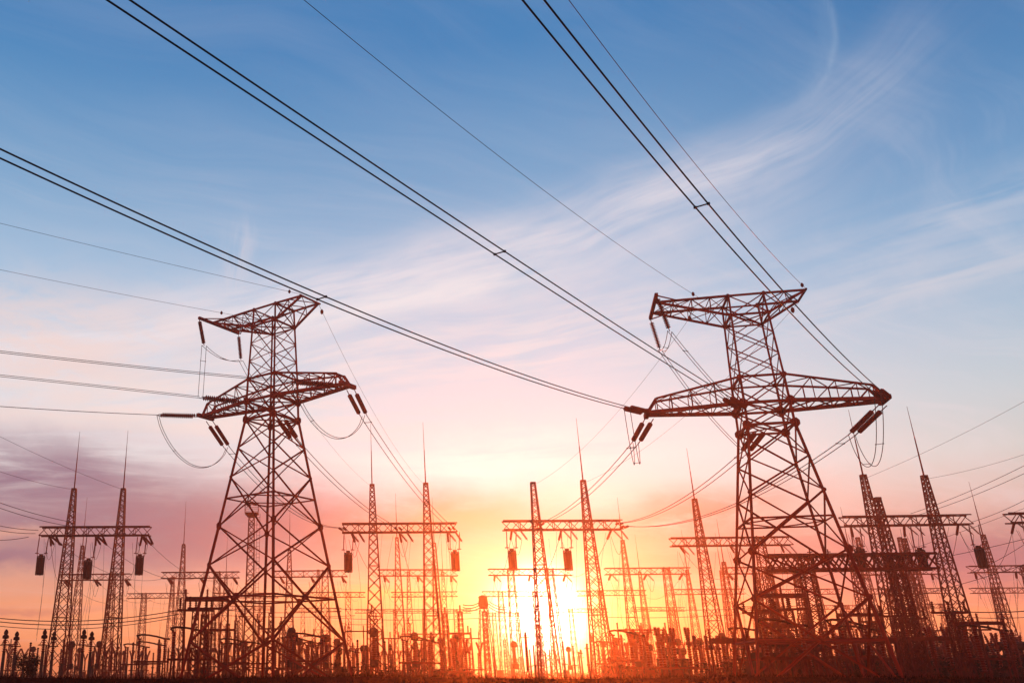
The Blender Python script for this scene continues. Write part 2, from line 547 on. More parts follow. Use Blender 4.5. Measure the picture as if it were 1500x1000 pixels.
def build_pylon(T, label, zbase):
    root = thing('lattice_pylon', label, 'pylon', (T.x, T.y, 0), 0, 'anchor pylons carrying the overhead line')
    O = Vector((T.x, T.y, 0))

    def P(a, b, z): return T.w(a, b, z) - O

    def wz(z):
        ks = sorted(LV.values(), key=lambda t: t[0])
        for (za, wa), (zb, wb) in zip(ks, ks[1:]):
            if za <= z <= zb: return wa + (wb - wa) * (z - za) / (zb - za)
        return ks[0][1] if z < ks[0][0] else ks[-1][1]
    corners = [(-1, -1), (1, -1), (1, 1), (-1, 1)]

    def N(z, k):
        w = wz(z); a, b = corners[k % 4]
        return P(a * w, b * w, z)
    zw = LV['z1'][0]
    for k in range(4):
        for (za, zb, sz) in ((zbase, LV['n3'][0], 0.22), (LV['n3'][0], zw, 0.20), (zw, LV['z3'][0], 0.18), (LV['z3'][0], 30.0, 0.15)):
            member('leg', root, N(za, k), N(zb, k), sz, k * math.pi / 2)
        fm = MB(); q = N(zbase, k)
        fm.lathe([(0.75, -0.5), (0.55, 0.05), (0.42, 0.35)], q, 8)
        link('footing', fm.mesh('footing', M_conc), root)
    # bracing panels on the four faces
    u = (LV['z4'][0] - LV['z3'][0]) / 3
    pan = [(30.0, 28.5, 0.08), (28.5, 28.5 - u, 0.066), (28.5 - u, 28.5 - 2 * u, 0.066), (28.5 - 2 * u, 23.9, 0.066), (23.9, 22.02, 0.085),
           (22.02, 20.49, 0.095), (20.49, 18.18, 0.10), (18.18, 15.85, 0.10), (15.85, 12.06, 0.11), (12.06, 9.15, 0.11), (9.15, 3.73, 0.15)]
    if zbase < 3: pan.append((3.73, 0.0, 0.15))
    for (za, zb, s) in pan:
        if zb < zbase: zb = zbase
        for k in range(4):
            member('cross_brace', root, N(za, k), N(zb, k + 1), s, 0.3)
            member('cross_brace', root, N(zb, k), N(za, k + 1), s, 1.8)
    zc = 3.73 + (9.15 - 3.73) * (4.05 / (4.05 + 3.23))
    for z, s in ((30.0, 0.13), (28.5, 0.13), (23.9, 0.14), (22.02, 0.18), (20.49, 0.16), (14.17, 0.11), (zc, 0.13)):
        for k in range(4):
            member('horizontal_strut', root, N(z, k), N(z, k + 1), s)
    for z in (28.5, 22.02, 20.49, 14.17, zc):             # plan bracing
        if z in (14.17, zc):
            for k in range(4):
                member('plan_brace', root, (N(z, k) + N(z, k + 1)) / 2, (N(z, k + 1) + N(z, k + 2)) / 2, 0.08)
        else:
            member('plan_brace', root, N(z, 0), N(z, 2), 0.09); member('plan_brace', root, N(z, 1), N(z, 3), 0.09)
    # node plates
    for z, s in ((20.49, 0.62), (22.02, 0.66), (23.9, 0.36), (28.5, 0.3), (30.0, 0.3), (12.06, 0.55), (9.15, 0.4), (15.85, 0.25)):
        for k in range(4):
            for rot in (T.yaw, T.yaw + math.pi / 2):
                o = link('gusset_plate', ME_GUSSET, root, N(z, k)); o.scale = (s, 0.5, s * 1.1); o.rotation_euler = (0, 0, rot)
    # crossbracing centre plates
    for k in range(4):
        c = (N(9.15, k) + N(3.73, k + 1)) / 2
        c = N(9.15, k).lerp(N(3.73, k + 1), 3.23 / (4.05 + 3.23))
        o = link('gusset_plate', ME_GUSSET, root, c); o.scale = (0.5, 0.5, 0.5); o.rotation_euler = (0, 0, T.yaw + k * math.pi / 2)
    # ---- lower crossarms
    for sd in (-1, 1):
        tip, hipx = 7.65 * sd, 6.95 * sd
        m = MB()
        w3, w2 = wz(23.9), wz(22.02)
        hz = 22.98
        def top(f, b): return P(sd * w3 + (hipx - sd * w3) * f, b * (w3 + (0.5 - w3) * f), 23.9 + (hz - 23.9) * f)
        def bot(f, b): return P(sd * w2 + (hipx - sd * w2) * f, b * (w2 + (0.5 - w2) * f), 22.02)
        for b in (-1, 1):
            m.bar(top(0, b), top(1, b), 0.13)
            m.bar(bot(0, b), P(tip, b * 0.38, 22.02), 0.24)
            m.bar(top(1, b), P(tip, b * 0.38, 22.02), 0.16)
        m.bar(P(tip, -0.95, 22.02), P(tip, 0.95, 22.02), 0.30)
        arm = link('crossarm', m.mesh('crossarm', M_steel), root)
        fr = [0, 0.30, 0.58, 0.82, 1.0]
        for i in range(len(fr)):
            for b in (-1, 1):
                if i: member('arm_post', arm, top(fr[i], b), bot(fr[i], b), 0.068)
                if i < len(fr) - 1:
                    member('arm_diagonal', arm, bot(fr[i], b), top(fr[i + 1], b), 0.06)
            if i: 
                member('arm_tie', arm, top(fr[i], -1), top(fr[i], 1), 0.065); member('arm_tie', arm, bot(fr[i], -1), bot(fr[i], 1), 0.075)
            if i < len(fr) - 1:
                member('arm_diagonal', arm, bot(fr[i], -1), bot(fr[i + 1], 1), 0.08)
                member('arm_diagonal', arm, bot(fr[i], 1), bot(fr[i + 1], -1), 0.08)
                member('arm_diagonal', arm, top(fr[i], -1 if i % 2 else 1), top(fr[i + 1], 1 if i % 2 else -1), 0.06)
    # ---- upper arm, long on the left with a wide bar at its end
    w5, w4 = wz(30), wz(28.5)
    m = MB()
    def ut(f, b): return P(-w5 + (-6.15 + w5) * f, b * (w5 + (1.12 - w5) * f), 30.0)
    def ub(f, b): return P(-w4 + (-6.15 + w4) * f, b * (w4 + (1.12 - w4) * f), 28.5 + 1.5 * f)
    for b in (-1, 1):
        m.bar(ut(0, b), ut(1, b), 0.15)
        m.bar(ub(0, b), ub(1, b), 0.15)
        m.bar(P(-4.6, b * 1.15, 30.0), P(-6.2, b * 2.5, 30.0), 0.075)
    m.bar(P(-6.2, -2.75, 30.0), P(-6.2, 2.3, 30.0), 0.22)
    arm = link('crossarm', m.mesh('crossarm', M_steel), root)
    fr = [0, 0.25, 0.5, 0.75, 1.0]
    for i in range(len(fr) - 1):
        for b in (-1, 1):
            if i: member('arm_post', arm, ut(fr[i], b), ub(fr[i], b), 0.06)
            member('arm_diagonal', arm, ut(fr[i], b) if i % 2 == 0 else ub(fr[i], b), ub(fr[i + 1], b) if i % 2 == 0 else ut(fr[i + 1], b), 0.068)
        if i:
            member('arm_tie', arm, ut(fr[i], -1), ut(fr[i], 1), 0.065); member('arm_tie', arm, ub(fr[i], -1), ub(fr[i], 1), 0.065)
        member('arm_diagonal', arm, ut(fr[i], -1), ut(fr[i + 1], 1), 0.06); member('arm_diagonal', arm, ut(fr[i], 1), ut(fr[i + 1], -1), 0.06)
        member('arm_diagonal', arm, ub(fr[i], -1 if i % 2 else 1), ub(fr[i + 1], 1 if i % 2 else -1), 0.06)
    # ---- upper arm, short on the right, rising to its end
    m = MB()
    def st_(f, b): return P(w5 + (3.95 - w5) * f, b * (w5 + (1.1 - w5) * f), 30.0)
    def sb(f, b): return P(w4 + (3.95 - w4) * f, b * (w4 + (1.1 - w4) * f), 28.5 + 1.5 * f)
    for b in (-1, 1):
        m.bar(st_(0, b), st_(1, b), 0.14)
        m.bar(sb(0, b), sb(1, b), 0.15)
    m.bar(st_(1, -1.2), st_(1, 1.2), 0.12)
    arm = link('crossarm', m.mesh('crossarm', M_steel), root)
    member('arm_diagonal', arm, st_(0, -1), st_(0.5, 1), 0.06); member('arm_diagonal', arm, st_(0.5, 1), st_(1, -1), 0.06)
    member('arm_diagonal', arm, st_(0, 1), st_(0.5, -1), 0.06); member('arm_diagonal', arm, st_(0.5, -1), st_(1, 1), 0.06)
    for b in (-1, 1):
        member('arm_post', arm, st_(0.5, b), sb(0.5, b), 0.06)
        member('arm_diagonal', arm, sb(0, b), st_(0.5, b), 0.065)
    member('arm_diagonal', arm, sb(0, 1), sb(0.5, -1), 0.06); member('arm_tie', arm, sb(0.5, -1), sb(0.5, 1), 0.06)
    return root


TL = Tower(-3.566, 72.759, -0.675, 0.0)
TR = Tower(31.019, 62.239, -0.241, -3.321)
build_pylon(TL, 'left dark red lattice steel pylon seen corner-on, feet in front of the switchyard', 0.0)
build_pylon(TR, 'right larger lattice steel pylon leaning towards the sun glow, right of the sun', 3.321)

# ------------------------------------------------------------------ insulator strings, wires
ms = MB()
ms.lathe(ribs(0.05, 0.155, 0.0, 1.0, 17), (0, 0, 0), 8)
ME_STRING = ms.mesh('porcelain_discs', M_insul)
mf = MB(); mf.bar((0, 0, 0), (0, 0, 1), 1.0)
ME_ROD = mf.mesh('steel_link', M_grey)


def rod(name, parent, p, q, s, me=None):
    p = Vector(p); q = Vector(q); d = q - p
    o = link(name, me or ME_ROD, parent, p)
    o.rotation_mode = 'QUATERNION'; o.rotation_quaternion = d.to_track_quat('Z', 'Y')
    o.scale = (s, s, d.length)
    return o


def insulator(p, q, label, group='insulator strings on the pylons', s=1.0, link0=0.12, link1=0.08, rad=1.0):
    p = Vector(p); q = Vector(q)
    root = thing('insulator_string', label, 'insulator', p, 0, group)
    d = q - p
    a, b = d * link0, d * (1 - link1)
    rod('steel_link', root, (0, 0, 0), a, 0.05 * s)
    rod('steel_link', root, b, d, 0.05 * s)
    rod('porcelain_discs', root, a, b, rad, ME_STRING)
    return root


def sag_curve(P, Q, sag, n=24):
    P = Vector(P); Q = Vector(Q)
    return [P.lerp(Q, t) - Vector((0, 0, 4 * sag * t * (1 - t))) for t in [k / n for k in range(n + 1)]]


def cable(name, label, cat, pts, r=0.03, group=None, n=5):
    m = MB(); m.tube(pts, r, n)
    return thing(name, label, cat, (0, 0, 0), 0, group, m.mesh(name, M_wire))


def bundle(name, label, pts, r, off, group, spacers=(), cat='power line'):
    """two parallel strands; off = sideways vector"""
    root = thing(name, label, cat, pts[0], 0, group)
    o0 = Vector(pts[0])
    for s in (-1, 1):
        m = MB(); m.tube([Vector(p) - o0 + off * s for p in pts], r, 5)
        link('strand', m.mesh('strand', M_wire), root)
    for k in spacers:
        p = Vector(pts[k]) - o0
        m = MB(); m.bar(p - off * 1.15, p + off * 1.15, r * 1.3)
        m.box(p + off * 1.05, (r * 2.8, r * 2.8, r * 2.8)); m.box(p - off * 1.05, (r * 2.8, r * 2.8, r * 2.8))
        link('spacer', m.mesh('spacer', M_wire), root)
    return root


def fit_span(P0, az_deg, pix, smax):
    """parabola through P0 in the vertical plane of heading az that also meets two sight lines"""
    h = Vector((math.sin(R(az_deg)), math.cos(R(az_deg)), 0)); nrm = Vector((h.y, -h.x, 0))
    sz = []
    for (x, y) in pix:
        r = ray(x, y)
        t = nrm.dot(Vector((P0.x, P0.y, 0)) - Vector((0, 0, 0))) / nrm.dot(Vector((r.x, r.y, 0)))
        Q = EYE + r * t
        sz.append(((Q - P0).dot(h), Q.z - P0.z))
    (s1, z1), (s2, z2) = sz
    b = (z1 / s1 - z2 / s2) / (s1 - s2); a = z1 / s1 - b * s1
    return (lambda s: P0 + h * s + Vector((0, 0, a * s + b * s * s))), h, s1, s2


def hz_side(h, k): return Vector((h.y, -h.x, 0)) * k


SPAN_G = 'twin conductor spans running back over the camera'
EW_G = 'thin earth wires from the pylon tops'
conn = {}


def incoming(T, tag_, P0, az_, pix, ext, label, r=0.030, off=0.22, sps=(), nins=2, ilab='', offz=0.0):
    f, h, s1, s2 = fit_span(P0, az_, pix, ext)
    side = hz_side(h, 1)
    s_start = -4.0
    n = 60
    ss = [s_start + (ext - s_start) * (k / n) for k in range(n + 1)]
    pts = [f(s) for s in ss]
    idx = []
    for sp in sps:
        idx.append(min(range(n + 1), key=lambda i: (px_of(pts[i])[0] - sp) ** 2 if (pts[i] - EYE).dot(CF) > 1 else 1e9))
    bundle('conductor_span', label, pts, r, side * off + Vector((0, 0, offz)), SPAN_G, idx)
    for k in range(nins):
        o = (k - (nins - 1) / 2) * 0.5
        insulator(f(-0.3) + side * o, f(s_start) + side * o * 0.9, ilab + (' , nearer' if False else '') + [' upper string', ' lower string'][k], rad=1.15)
    conn[tag_] = (f(s_start), side)


AZR = 38.6
incoming(TR, 'RL', TR.w(-7.65, -0.4, 22.0), AZR, [(0, 225), (470, 436)], -58, 'pair of wires from left picture edge to the left arm of right pylon', sps=(472, ), ilab='near strain string on left arm tip of right pylon,')
incoming(TR, 'RM', TR.w(-1.5, -1.5, 21.6), AZR, [(173, 0), (733, 371)], -62, 'pair of wires from top left edge down to the middle of right pylon', sps=(733, ), ilab='near strain string at the waist of right pylon,')
incoming(TR, 'RR', TR.w(7.65, -0.4, 22.0), AZR, [(781, 0), (1027, 300)], -56, 'pair of wires from top centre edge down to the right arm of right pylon', sps=(1027, ), ilab='near strain string on right arm tip of right pylon,')
AZL = 60
incoming(TL, 'LL', TL.w(-7.65, -0.4, 22.0), AZL, [(0, 595), (150, 604)], -40, 'pair of wires at left edge to the left arm of left pylon, lowest of three', r=0.022, off=0.14, offz=-0.03, ilab='near strain string on left arm tip of left pylon,')
incoming(TL, 'LM', TL.w(-1.5, -1.5, 21.9), AZL, [(0, 550), (160, 567)], -44, 'pair of wires at left edge to middle of left pylon, middle of three', r=0.022, off=0.16, offz=-0.11, ilab='near strain string at the waist of left pylon,')
incoming(TL, 'LR', TL.w(7.2, -0.4, 21.95), AZL, [(0, 515), (200, 537)], -50, 'pair of wires at left edge to right arm of left pylon, highest of three', r=0.022, off=0.16, offz=-0.11, ilab='near strain string on right arm tip of left pylon,')


def earthwire(P0, az_, pix, ext, label, r=0.016):
    f, h, a, b = fit_span(P0, az_, pix, ext)
    pts = [f(ext * k / 50) for k in range(51)]
    o = cable('earth_wire', label, 'wire', pts, r, EW_G, 4)
    m = MB(); q = f(-1.1); m.lathe([(0.03, -0.16), (0.10, -0.08), (0.11, 0.04), (0.04, 0.16)], q, 8)
    link('clamp', m.mesh('clamp', M_grey), o)


earthwire(TR.w(-3.2, -1.2, 30.1), 39, [(445, 0), (700, 205)], -50, 'thin wire from top left edge to upper left arm of right pylon')
earthwire(TR.w(3.95, -1.15, 30.1), 38, [(833, 0), (1010, 230)], -46, 'thin wire from top edge to short upper right arm of right pylon')
earthwire(TL.w(-3.6, -1.2, 30.1), 60, [(0, 395), (200, 435)], -40, 'thin wire from left edge to long upper arm of left pylon', 0.014)
earthwire(TL.w(3.95, -1.15, 30.1), 60, [(0, 327), (250, 387)], -46, 'thin wire from left edge to short upper arm of left pylon', 0.014)

# ------------------------------------------------------------------ gantries of the switchyard
BEAM_TOP = 18.6
GROUP_G = 'lattice steel gantries of the switchyard'


def lattice(leg, br, A, B, wa, wb, n, su, sv_, ls, bs, cross=True, vertical=True):
    """box truss from A to B; su, sv_ = the two cross directions"""
    A = Vector(A); B = Vector(B)
    def pt(f, a, b):
        w = wa + (wb - wa) * f
        return A.lerp(B, f) + su * (a * w[0] / 2) + sv_ * (b * w[1] / 2)
    class V2(tuple):
        def __add__(s, o): return V2((s[0] + o[0], s[1] + o[1]))
        def __sub__(s, o): return V2((s[0] - o[0], s[1] - o[1]))
        def __mul__(s, k): return V2((s[0] * k, s[1] * k))
    wa = V2(wa); wb = V2(wb)
    cs = [(-1, -1), (1, -1), (1, 1), (-1, 1)]
    for a, b in cs: leg.bar(pt(0, a, b), pt(1, a, b), ls, ls * 0.8)
    # panel heights follow the width
    fs = [0.0]
    wm = max(0.35, (wa[0] + wb[0]) / 2)
    L = (B - A).length
    tot = 0; hs = []
    f = 0.0
    ratio = (wb[0] / wa[0]) ** (1.0 / n) if wa[0] > 0 else 1
    hs = [ratio ** k for k in range(n)]
    t = sum(hs); acc = 0
    for h in hs:
        acc += h / t; fs.append(acc)
    for i in range(n):
        f0, f1 = fs[i], fs[i + 1]
        for k in range(4):
            a, b = cs[k]; c, d = cs[(k + 1) % 4]
            if cross:
                br.bar(pt(f0, a, b), pt(f1, c, d), bs); br.bar(pt(f1, a, b), pt(f0, c, d), bs)
            else:
                if i % 2: br.bar(pt(f0, a, b), pt(f1, c, d), bs)
                else: br.bar(pt(f1, a, b), pt(f0, c, d), bs)
            if i and (i % 4 == 0 or not cross and i % 2 == 0): br.bar(pt(f0, a, b), pt(f0, c, d), bs)
    return fs


gantries = []


def gantry(label, x0, x1, y0, y1, masts, H=BEAM_TOP, bh=1.05, wbase=2.3, detail=1, sub=1.0):
    """x0,x1: picture positions of the beam ends, y0,y1 its top edge there; masts: (x at beam, top y or None, rod tip y or None)"""
    def endpt(x, y):
        Y = (H - 1.6) / tan_el(x, y)
        return at(x, y, Y)
    A = endpt(x0, y0); B = endpt(x1, y1)
    A.z = B.z = H - bh / 2
    d = (B - A).normalized(); nrm = Vector((-d.y, d.x, 0))
    O = Vector(((A.x + B.x) / 2, (A.y + B.y) / 2, 0))
    root = thing('gantry', label, 'gantry', O, 0, GROUP_G)
    leg, br = MB(), MB()
    dist = O.length
    nb = max(8, int((B - A).length / (0.95 if detail else 1.3)))
    ls = 0.15 if detail else 0.13
    heavy = bh > 1.2
    lattice(leg, br, A - O, B - O, (bh, bh), (bh, bh), nb, nrm, Vector((0, 0, 1)), 0.26 if heavy else ls, 0.13 if heavy else 0.075 if detail else 0.07, cross=heavy)
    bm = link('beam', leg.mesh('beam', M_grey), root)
    stuff(link('beam_lattice', br.mesh('beam_lattice', M_grey), bm))
    for (mx, ty, ry) in masts:
        # foot of the mast under the beam
        lo, hi = 0.0, 1.0
        best = min((abs(px_of(A.lerp(B, t / 200.0))[0] - mx), t / 200.0) for t in range(-60, 261))[1]
        C_ = A.lerp(B, best)
        ztop = H + 0.15 if ty is None else 1.6 + tan_el(mx, ty) * C_.y
        wt = 0.5 if ty is not None else 0.95
        wb_ = wbase if ty is not None else wbase * 0.85
        leg, br = MB(), MB()
        base = Vector((C_.x, C_.y, 0)) - O
        topv = Vector((C_.x, C_.y, ztop)) - O
        n = (20 if ty is not None else 15) if detail else (14 if ty is not None else 11)
        lattice(leg, br, base, topv, (wb_, wb_), (wt, wt), n, d, nrm, 0.15 if detail else 0.14, 0.07 if detail else 0.065)
        leg.box(base + Vector((0, 0, 0.1)), (wb_ + 0.5, wb_ + 0.5, 0.3))
        ma = link('mast', leg.mesh('mast', M_grey), root)
        stuff(link('mast_lattice', br.mesh('mast_lattice', M_grey), ma))
        if ty is not None:
            cp = MB(); cp.box(topv + Vector((0, 0, 0.08)), (0.6, 0.6, 0.2))
            if ry is not None:
                tp = topv.copy(); tp.z = 1.6 + tan_el(mx, ry) * C_.y
                cp.bar(topv, topv.lerp(tp, 0.55), 0.14, 0.09); cp.bar(topv.lerp(tp, 0.55), tp, 0.07, 0.03)
                link('lightning_rod', cp.mesh('lightning_rod', M_grey), root)
            else:
                link('mast_cap', cp.mesh('mast_cap', M_grey), root)
    gantries.append(dict(A=A, B=B, O=O, d=d, n=nrm, H=H, bh=bh, root=root))
    return gantries[-1]


P1 = gantry('leftmost tall gantry with two spiked lattice masts and three hanging line traps', 60, 221, 772, 771, [(103, 717, 632), (176, 717, 630)])
P2 = gantry('tall gantry with two spiked masts just right of the left pylon', 501, 669, 767, 766, [(546.5, 711, 620), (626, 709, 618)])
P3 = gantry('tall gantry directly above the sun with one spiked and one blunt mast', 736, 910, 763, 762, [(786, 708, None), (861, 705, 612)])
P4 = gantry('gantry behind the left leg of the right pylon, mast leaning with spike', 981, 1158, 788, 786, [(1027, 732, 656), (1113, None, None)])
P5 = gantry('tall gantry right of right pylon with masts ending in long spikes', 1231, 1419, 757, 754, [(1279, 697, 600), (1369, 698, 595)])
P6 = gantry('gantry cut off by the right picture edge', 1473, 1640, 752, 750, [(1530, 690, None)])
Q1 = gantry('smaller gantry seen through the leftmost tall one', 87, 192, 841, 840, [(117, 800, 728), (165, None, None)], detail=0)
Q2 = gantry('second-row gantry left of the left pylon with one spiked mast', 237, 351, 838, 837, [(267, 798, 734), (318, None, None)], detail=0)
Q3 = gantry('second-row gantry crossing behind the left pylon legs', 402, 509, 836, 835, [(424, 806, 741), (476, None, None)], detail=0)
Q4 = gantry('second-row gantry under the one right of the left pylon', 553, 670, 834, 834, [(583, 788, 722), (638, 796, 728)], detail=0)
Q5 = gantry('second-row gantry just above the sun disc', 715, 838, 833, 833, [(748, None, None), (806, None, None)], detail=0)
Q6 = gantry('second-row gantry right of the sun with thin spiked mast', 885, 1010, 832, 831, [(917, 792, 728), (976, None, None)], detail=0)
Q7 = gantry('second-row gantry crossing the left leg of right pylon', 1056, 1185, 831, 830, [(1062, 824, 760), (1125, None, None)], detail=0)
Q8 = gantry('second-row gantry with blunt masts behind right leg of right pylon', 1252, 1374, 833, 831, [(1267, 788, None), (1329, 788, None)], detail=0)
Q9 = gantry('second-row gantry at the right edge with spiked mast', 1417, 1560, 829, 827, [(1453, 784, 705), (1502, None, None)], detail=0)
S1 = gantry('third-row gantry left of the left pylon', 187, 276, 869, 868, [(211, None, None), (252, 845, None)], detail=0)
S2 = gantry('third-row gantry between left pylon legs', 312, 408, 868, 868, [(330, 842, 780), (384, None, None)], detail=0)
S3 = gantry('third-row gantry behind right leg of left pylon', 440, 535, 867, 867, [(466, 835, None), (510, None, None)], detail=0)
S4 = gantry('third-row gantry with round loops beneath, left of the sun', 573, 670, 867, 866, [(599, 838, None), (650, 838, 780)], detail=0)
S5 = gantry('third-row gantry touching the left rim of the sun', 706, 800, 866, 866, [(733, None, None), (784, None, None)], detail=0)
S6 = gantry('third-row gantry touching right rim of the sun', 845, 946, 865, 864, [(880, None, None), (941, 838, 782)], detail=0)
S7 = gantry('third-row gantry between sun and right pylon', 985, 1090, 863, 862, [(1011, 835, 775), (1061, 836, 780)], detail=0)
S8 = gantry('third-row gantry between legs of right pylon', 1118, 1232, 863, 862, [(1140, None, None), (1198, 838, None)], detail=0)
S9 = gantry('third-row gantry behind the spiked mast right of right pylon', 1270, 1384, 862, 861, [(1301, None, None), (1352, 830, 780)], detail=0)
S10 = gantry('third-row gantry at the right picture edge', 1421, 1540, 861, 860, [(1457, None, None), (1515, None, None)], detail=0)
far = []
for i, (a, b, y) in enumerate([(330, 402, 887), (425, 500, 890), (520, 598, 892), (598, 690, 892), (706, 775, 897), (818, 890, 891), (925, 1003, 889), (1085, 1160, 888), (1180, 1260, 886), (1320, 1400, 884)]):
    where = ['behind left foot of left pylon', 'between left pylon feet, right half', 'far beyond the left pylon right foot', 'left of the sun, lowest beam', 'at the left lower rim of the sun',
             'at right lower rim of the sun', 'low beam between sun and right pylon', 'behind left foot of right pylon', 'between right pylon feet', 'far right beyond the right pylon'][i]
    far.append(gantry('faint distant low gantry ' + where, a, b, y, y, [(a + (b - a) * 0.25, None, None), (a + (b - a) * 0.75, None, None)], detail=0, bh=1.0, wbase=1.9))

# near low gantry crossing the right pylon
def lone_mast(px, ytop, yrod, Y, wb_, label):
    p = at(px, 760, Y); O = Vector((p.x, Y, 0))
    root = thing('lattice_mast', label, 'mast', O, 0, 'free-standing lattice masts')
    zt = 1.6 + tan_el(px, ytop) * Y
    leg, br = MB(), MB()
    lattice(leg, br, (0, 0, 0), (0, 0, zt), (wb_, wb_), (0.45, 0.45), 19, Vector((1, 0, 0)), Vector((0, 1, 0)), 0.15, 0.07)
    ma = link('mast', leg.mesh('mast', M_grey), root); stuff(link('mast_lattice', br.mesh('mast_lattice', M_grey), ma))
    m = MB(); m.box((0, 0, zt + 0.1), (0.6, 0.6, 0.24))
    if yrod:
        zr = 1.6 + tan_el(px, yrod) * Y
        m.bar((0, 0, zt), (0, 0, (zt + zr) / 2), 0.12, 0.08); m.bar((0, 0, (zt + zr) / 2), (0, 0, zr), 0.07, 0.03)
    link('mast_cap', m.mesh('mast_cap', M_grey), root)


lone_mast(1292, 731, None, 103, 2.2, 'stout blunt mast close beside the spiked one right of right pylon')
lone_mast(1318, 790, None, 150, 1.9, 'thinner blunt mast between the two tall ones right of right pylon')
lone_mast(1235, 800, 742, 165, 2.0, 'thin spiked mast seen through right leg of right pylon')
lone_mast(1150, 838, None, 140, 1.8, 'dim mast in the middle of right pylon')
lone_mast(1092, 840, None, 150, 1.8, 'dim mast behind left leg of right pylon')

NG = gantry('near heavy gantry with wide braced beam passing behind right pylon leg', 1122, 1366, 814, 811, [(1180, None, None), (1312, None, None)], H=12.0, bh=1.35, wbase=1.5)
m = MB()
for k in range(9):
    c = NG['A'].lerp(NG['B'], 0.05 + 0.11 * k) + Vector((0, 0, 0.7)) - NG['O']
    if k in (2, 3, 5): m.bar(c, c + Vector((0, 0, 0.55)), 0.09); m.bar(c + Vector((-0.25, 0, 0.3)), c + Vector((0.25, 0, 0.3)), 0.08)
link('beam_fittings', m.mesh('beam_fittings', M_grey), NG['root'])


def bpt(Gt, px, dz=0.0, side=0.0):                        # point on the underside of a beam below picture column px
    best = min((abs(px_of(Gt['A'].lerp(Gt['B'], t / 100.0))[0] - px), t / 100.0) for t in range(-20, 121))[1]
    p = Gt['A'].lerp(Gt['B'], best)
    return Vector((p.x, p.y, Gt['H'] - Gt['bh'] + dz)) + Gt['n'] * side


# ------------------------------------------------------------------ conductors from pylons down to the first gantries
def outgoing(T, tag_, P0, target, sag, label, ilab, r=0.03, off=0.27, slen=3.3, drop=0.5):
    side = hz_side((Vector((target.x, target.y, 0)) - Vector((P0.x, P0.y, 0))).normalized(), 1)
    pts = sag_curve(P0, target, sag, 40)
    d1 = (pts[6] - pts[0]).normalized(); d1 = (d1 + Vector((0, 0, -0.10))).normalized()
    a = P0 + Vector((0, 0, -0.25)); b = a + d1 * (slen + 0.9)
    for k, s in enumerate((-1, 1)):
        insulator(a + side * off * 1.1 * s, b + side * off * s, ilab + [' left one of the pair', ' right one of the pair'][k], link0=0.2, link1=0.12, rad=1.2)
    L = sag_curve(b, target - (target - b).normalized() * 1.4, sag * 0.9, 30)
    bundle('conductor_span', label, L, r, side * off, 'twin conductors from the pylons down to the gantries', (1,))
    for k, s in enumerate((-1, 1)):
        insulator(target + side * 0.25 * s, L[-1] + side * off * s, 'short string ending the ' + label.split(' to ')[0].replace(' twin', '') + ',' + [' left', ' right'][k],
                  group='short strings at the gantry beams', rad=0.9)
    conn[tag_ + 'o'] = (b, side)


outgoing(TL, 'LL', TL.w(-7.6, 0.45, 22.0), bpt(P2, 505, 0.3), 2.0, 'slack twin wires from left arm of left pylon to gantry', 'far strain string under left arm tip of left pylon,')
outgoing(TL, 'LM', TL.w(-0.1, 1.0, 21.3), bpt(P2, 585, 0.3), 1.0, 'middle twin wires from waist of left pylon to gantry', 'far strain string at right waist of left pylon,')
outgoing(TL, 'LR', TL.w(7.6, 0.45, 22.0), bpt(P2, 662, 0.3), 0.9, 'rightmost twin wires from right arm of left pylon to gantry', 'far strain string under right arm tip of left pylon,')
outgoing(TR, 'RL', TR.w(-7.5, 0.45, 22.0), bpt(P3, 790, 0.6), 1.0, 'leftmost twin wires from left arm of right pylon to gantry above sun', 'far strain string under left arm tip of right pylon,')
outgoing(TR, 'RM', TR.w(0.0, 1.2, 21.0), bpt(P3, 905, 0.6), 1.2, 'twin wires from waist of right pylon to gantry above sun', 'far strain string at waist of right pylon,')
outgoing(TR, 'RR', TR.w(7.6, 0.45, 22.0), bpt(P3, 911, 0.2), 2.2, 'long twin wires from right arm of right pylon to gantry above sun', 'far strain string under right arm tip of right pylon,')


def mast_top(Gt, px, py):
    best = min((abs(px_of(Gt['A'].lerp(Gt['B'], t / 100.0))[0] - px), t / 100.0) for t in range(0, 101))[1]
    p = Gt['A'].lerp(Gt['B'], best); p.z = 1.6 + tan_el(px, py) * p.y
    return p


for T, a, b, Gt, mx, my, lab in ((TL, 3.95, 1.15, P2, 626, 711, 'thin wire from short upper arm of left pylon down to second spiked mast'), (TL, -3.6, 1.2, P2, 546.5, 713, 'thin wire from long upper arm of left pylon down to first spiked mast'),
                                 (TR, -3.2, 1.2, P3, 786, 710, 'thin wire from long upper arm of right pylon down to blunt mast above sun'), (TR, 3.95, 1.15, P3, 861, 707, 'thin wire from short upper arm of right pylon down to spiked mast above sun')):
    e0 = T.w(a, b, 29.9)
    pts = sag_curve(e0, mast_top(Gt, mx, my), 1.6, 24)
    o = cable('earth_wire', lab, 'wire', pts, 0.013, 'thin earth wires from pylons down to the gantries', 4)
    m = MB(); m.lathe([(0.03, -0.3), (0.12, -0.2), (0.14, 0.0), (0.04, 0.16)], pts[0] + (pts[1] - pts[0]).normalized() * 0.9, 8)
    link('clamp', m.mesh('clamp', M_grey), o)


def loop(tagA, tagB, sag, label, r=0.024, mid=None):
    a, sa_ = conn[tagA]; b, sb_ = conn[tagB]
    pts = []
    for k in range(25):
        t = k / 24
        p = a.lerp(b, t)
        pts.append(p - Vector((0, 0, sag * (1 - (2 * t - 1) ** 2) ** 0.75)))
    bundle('jumper_loop', label, pts, r, sa_ * 0.2, 'slack jumper loops under the pylon arms', (6, 18), 'jumper loop')


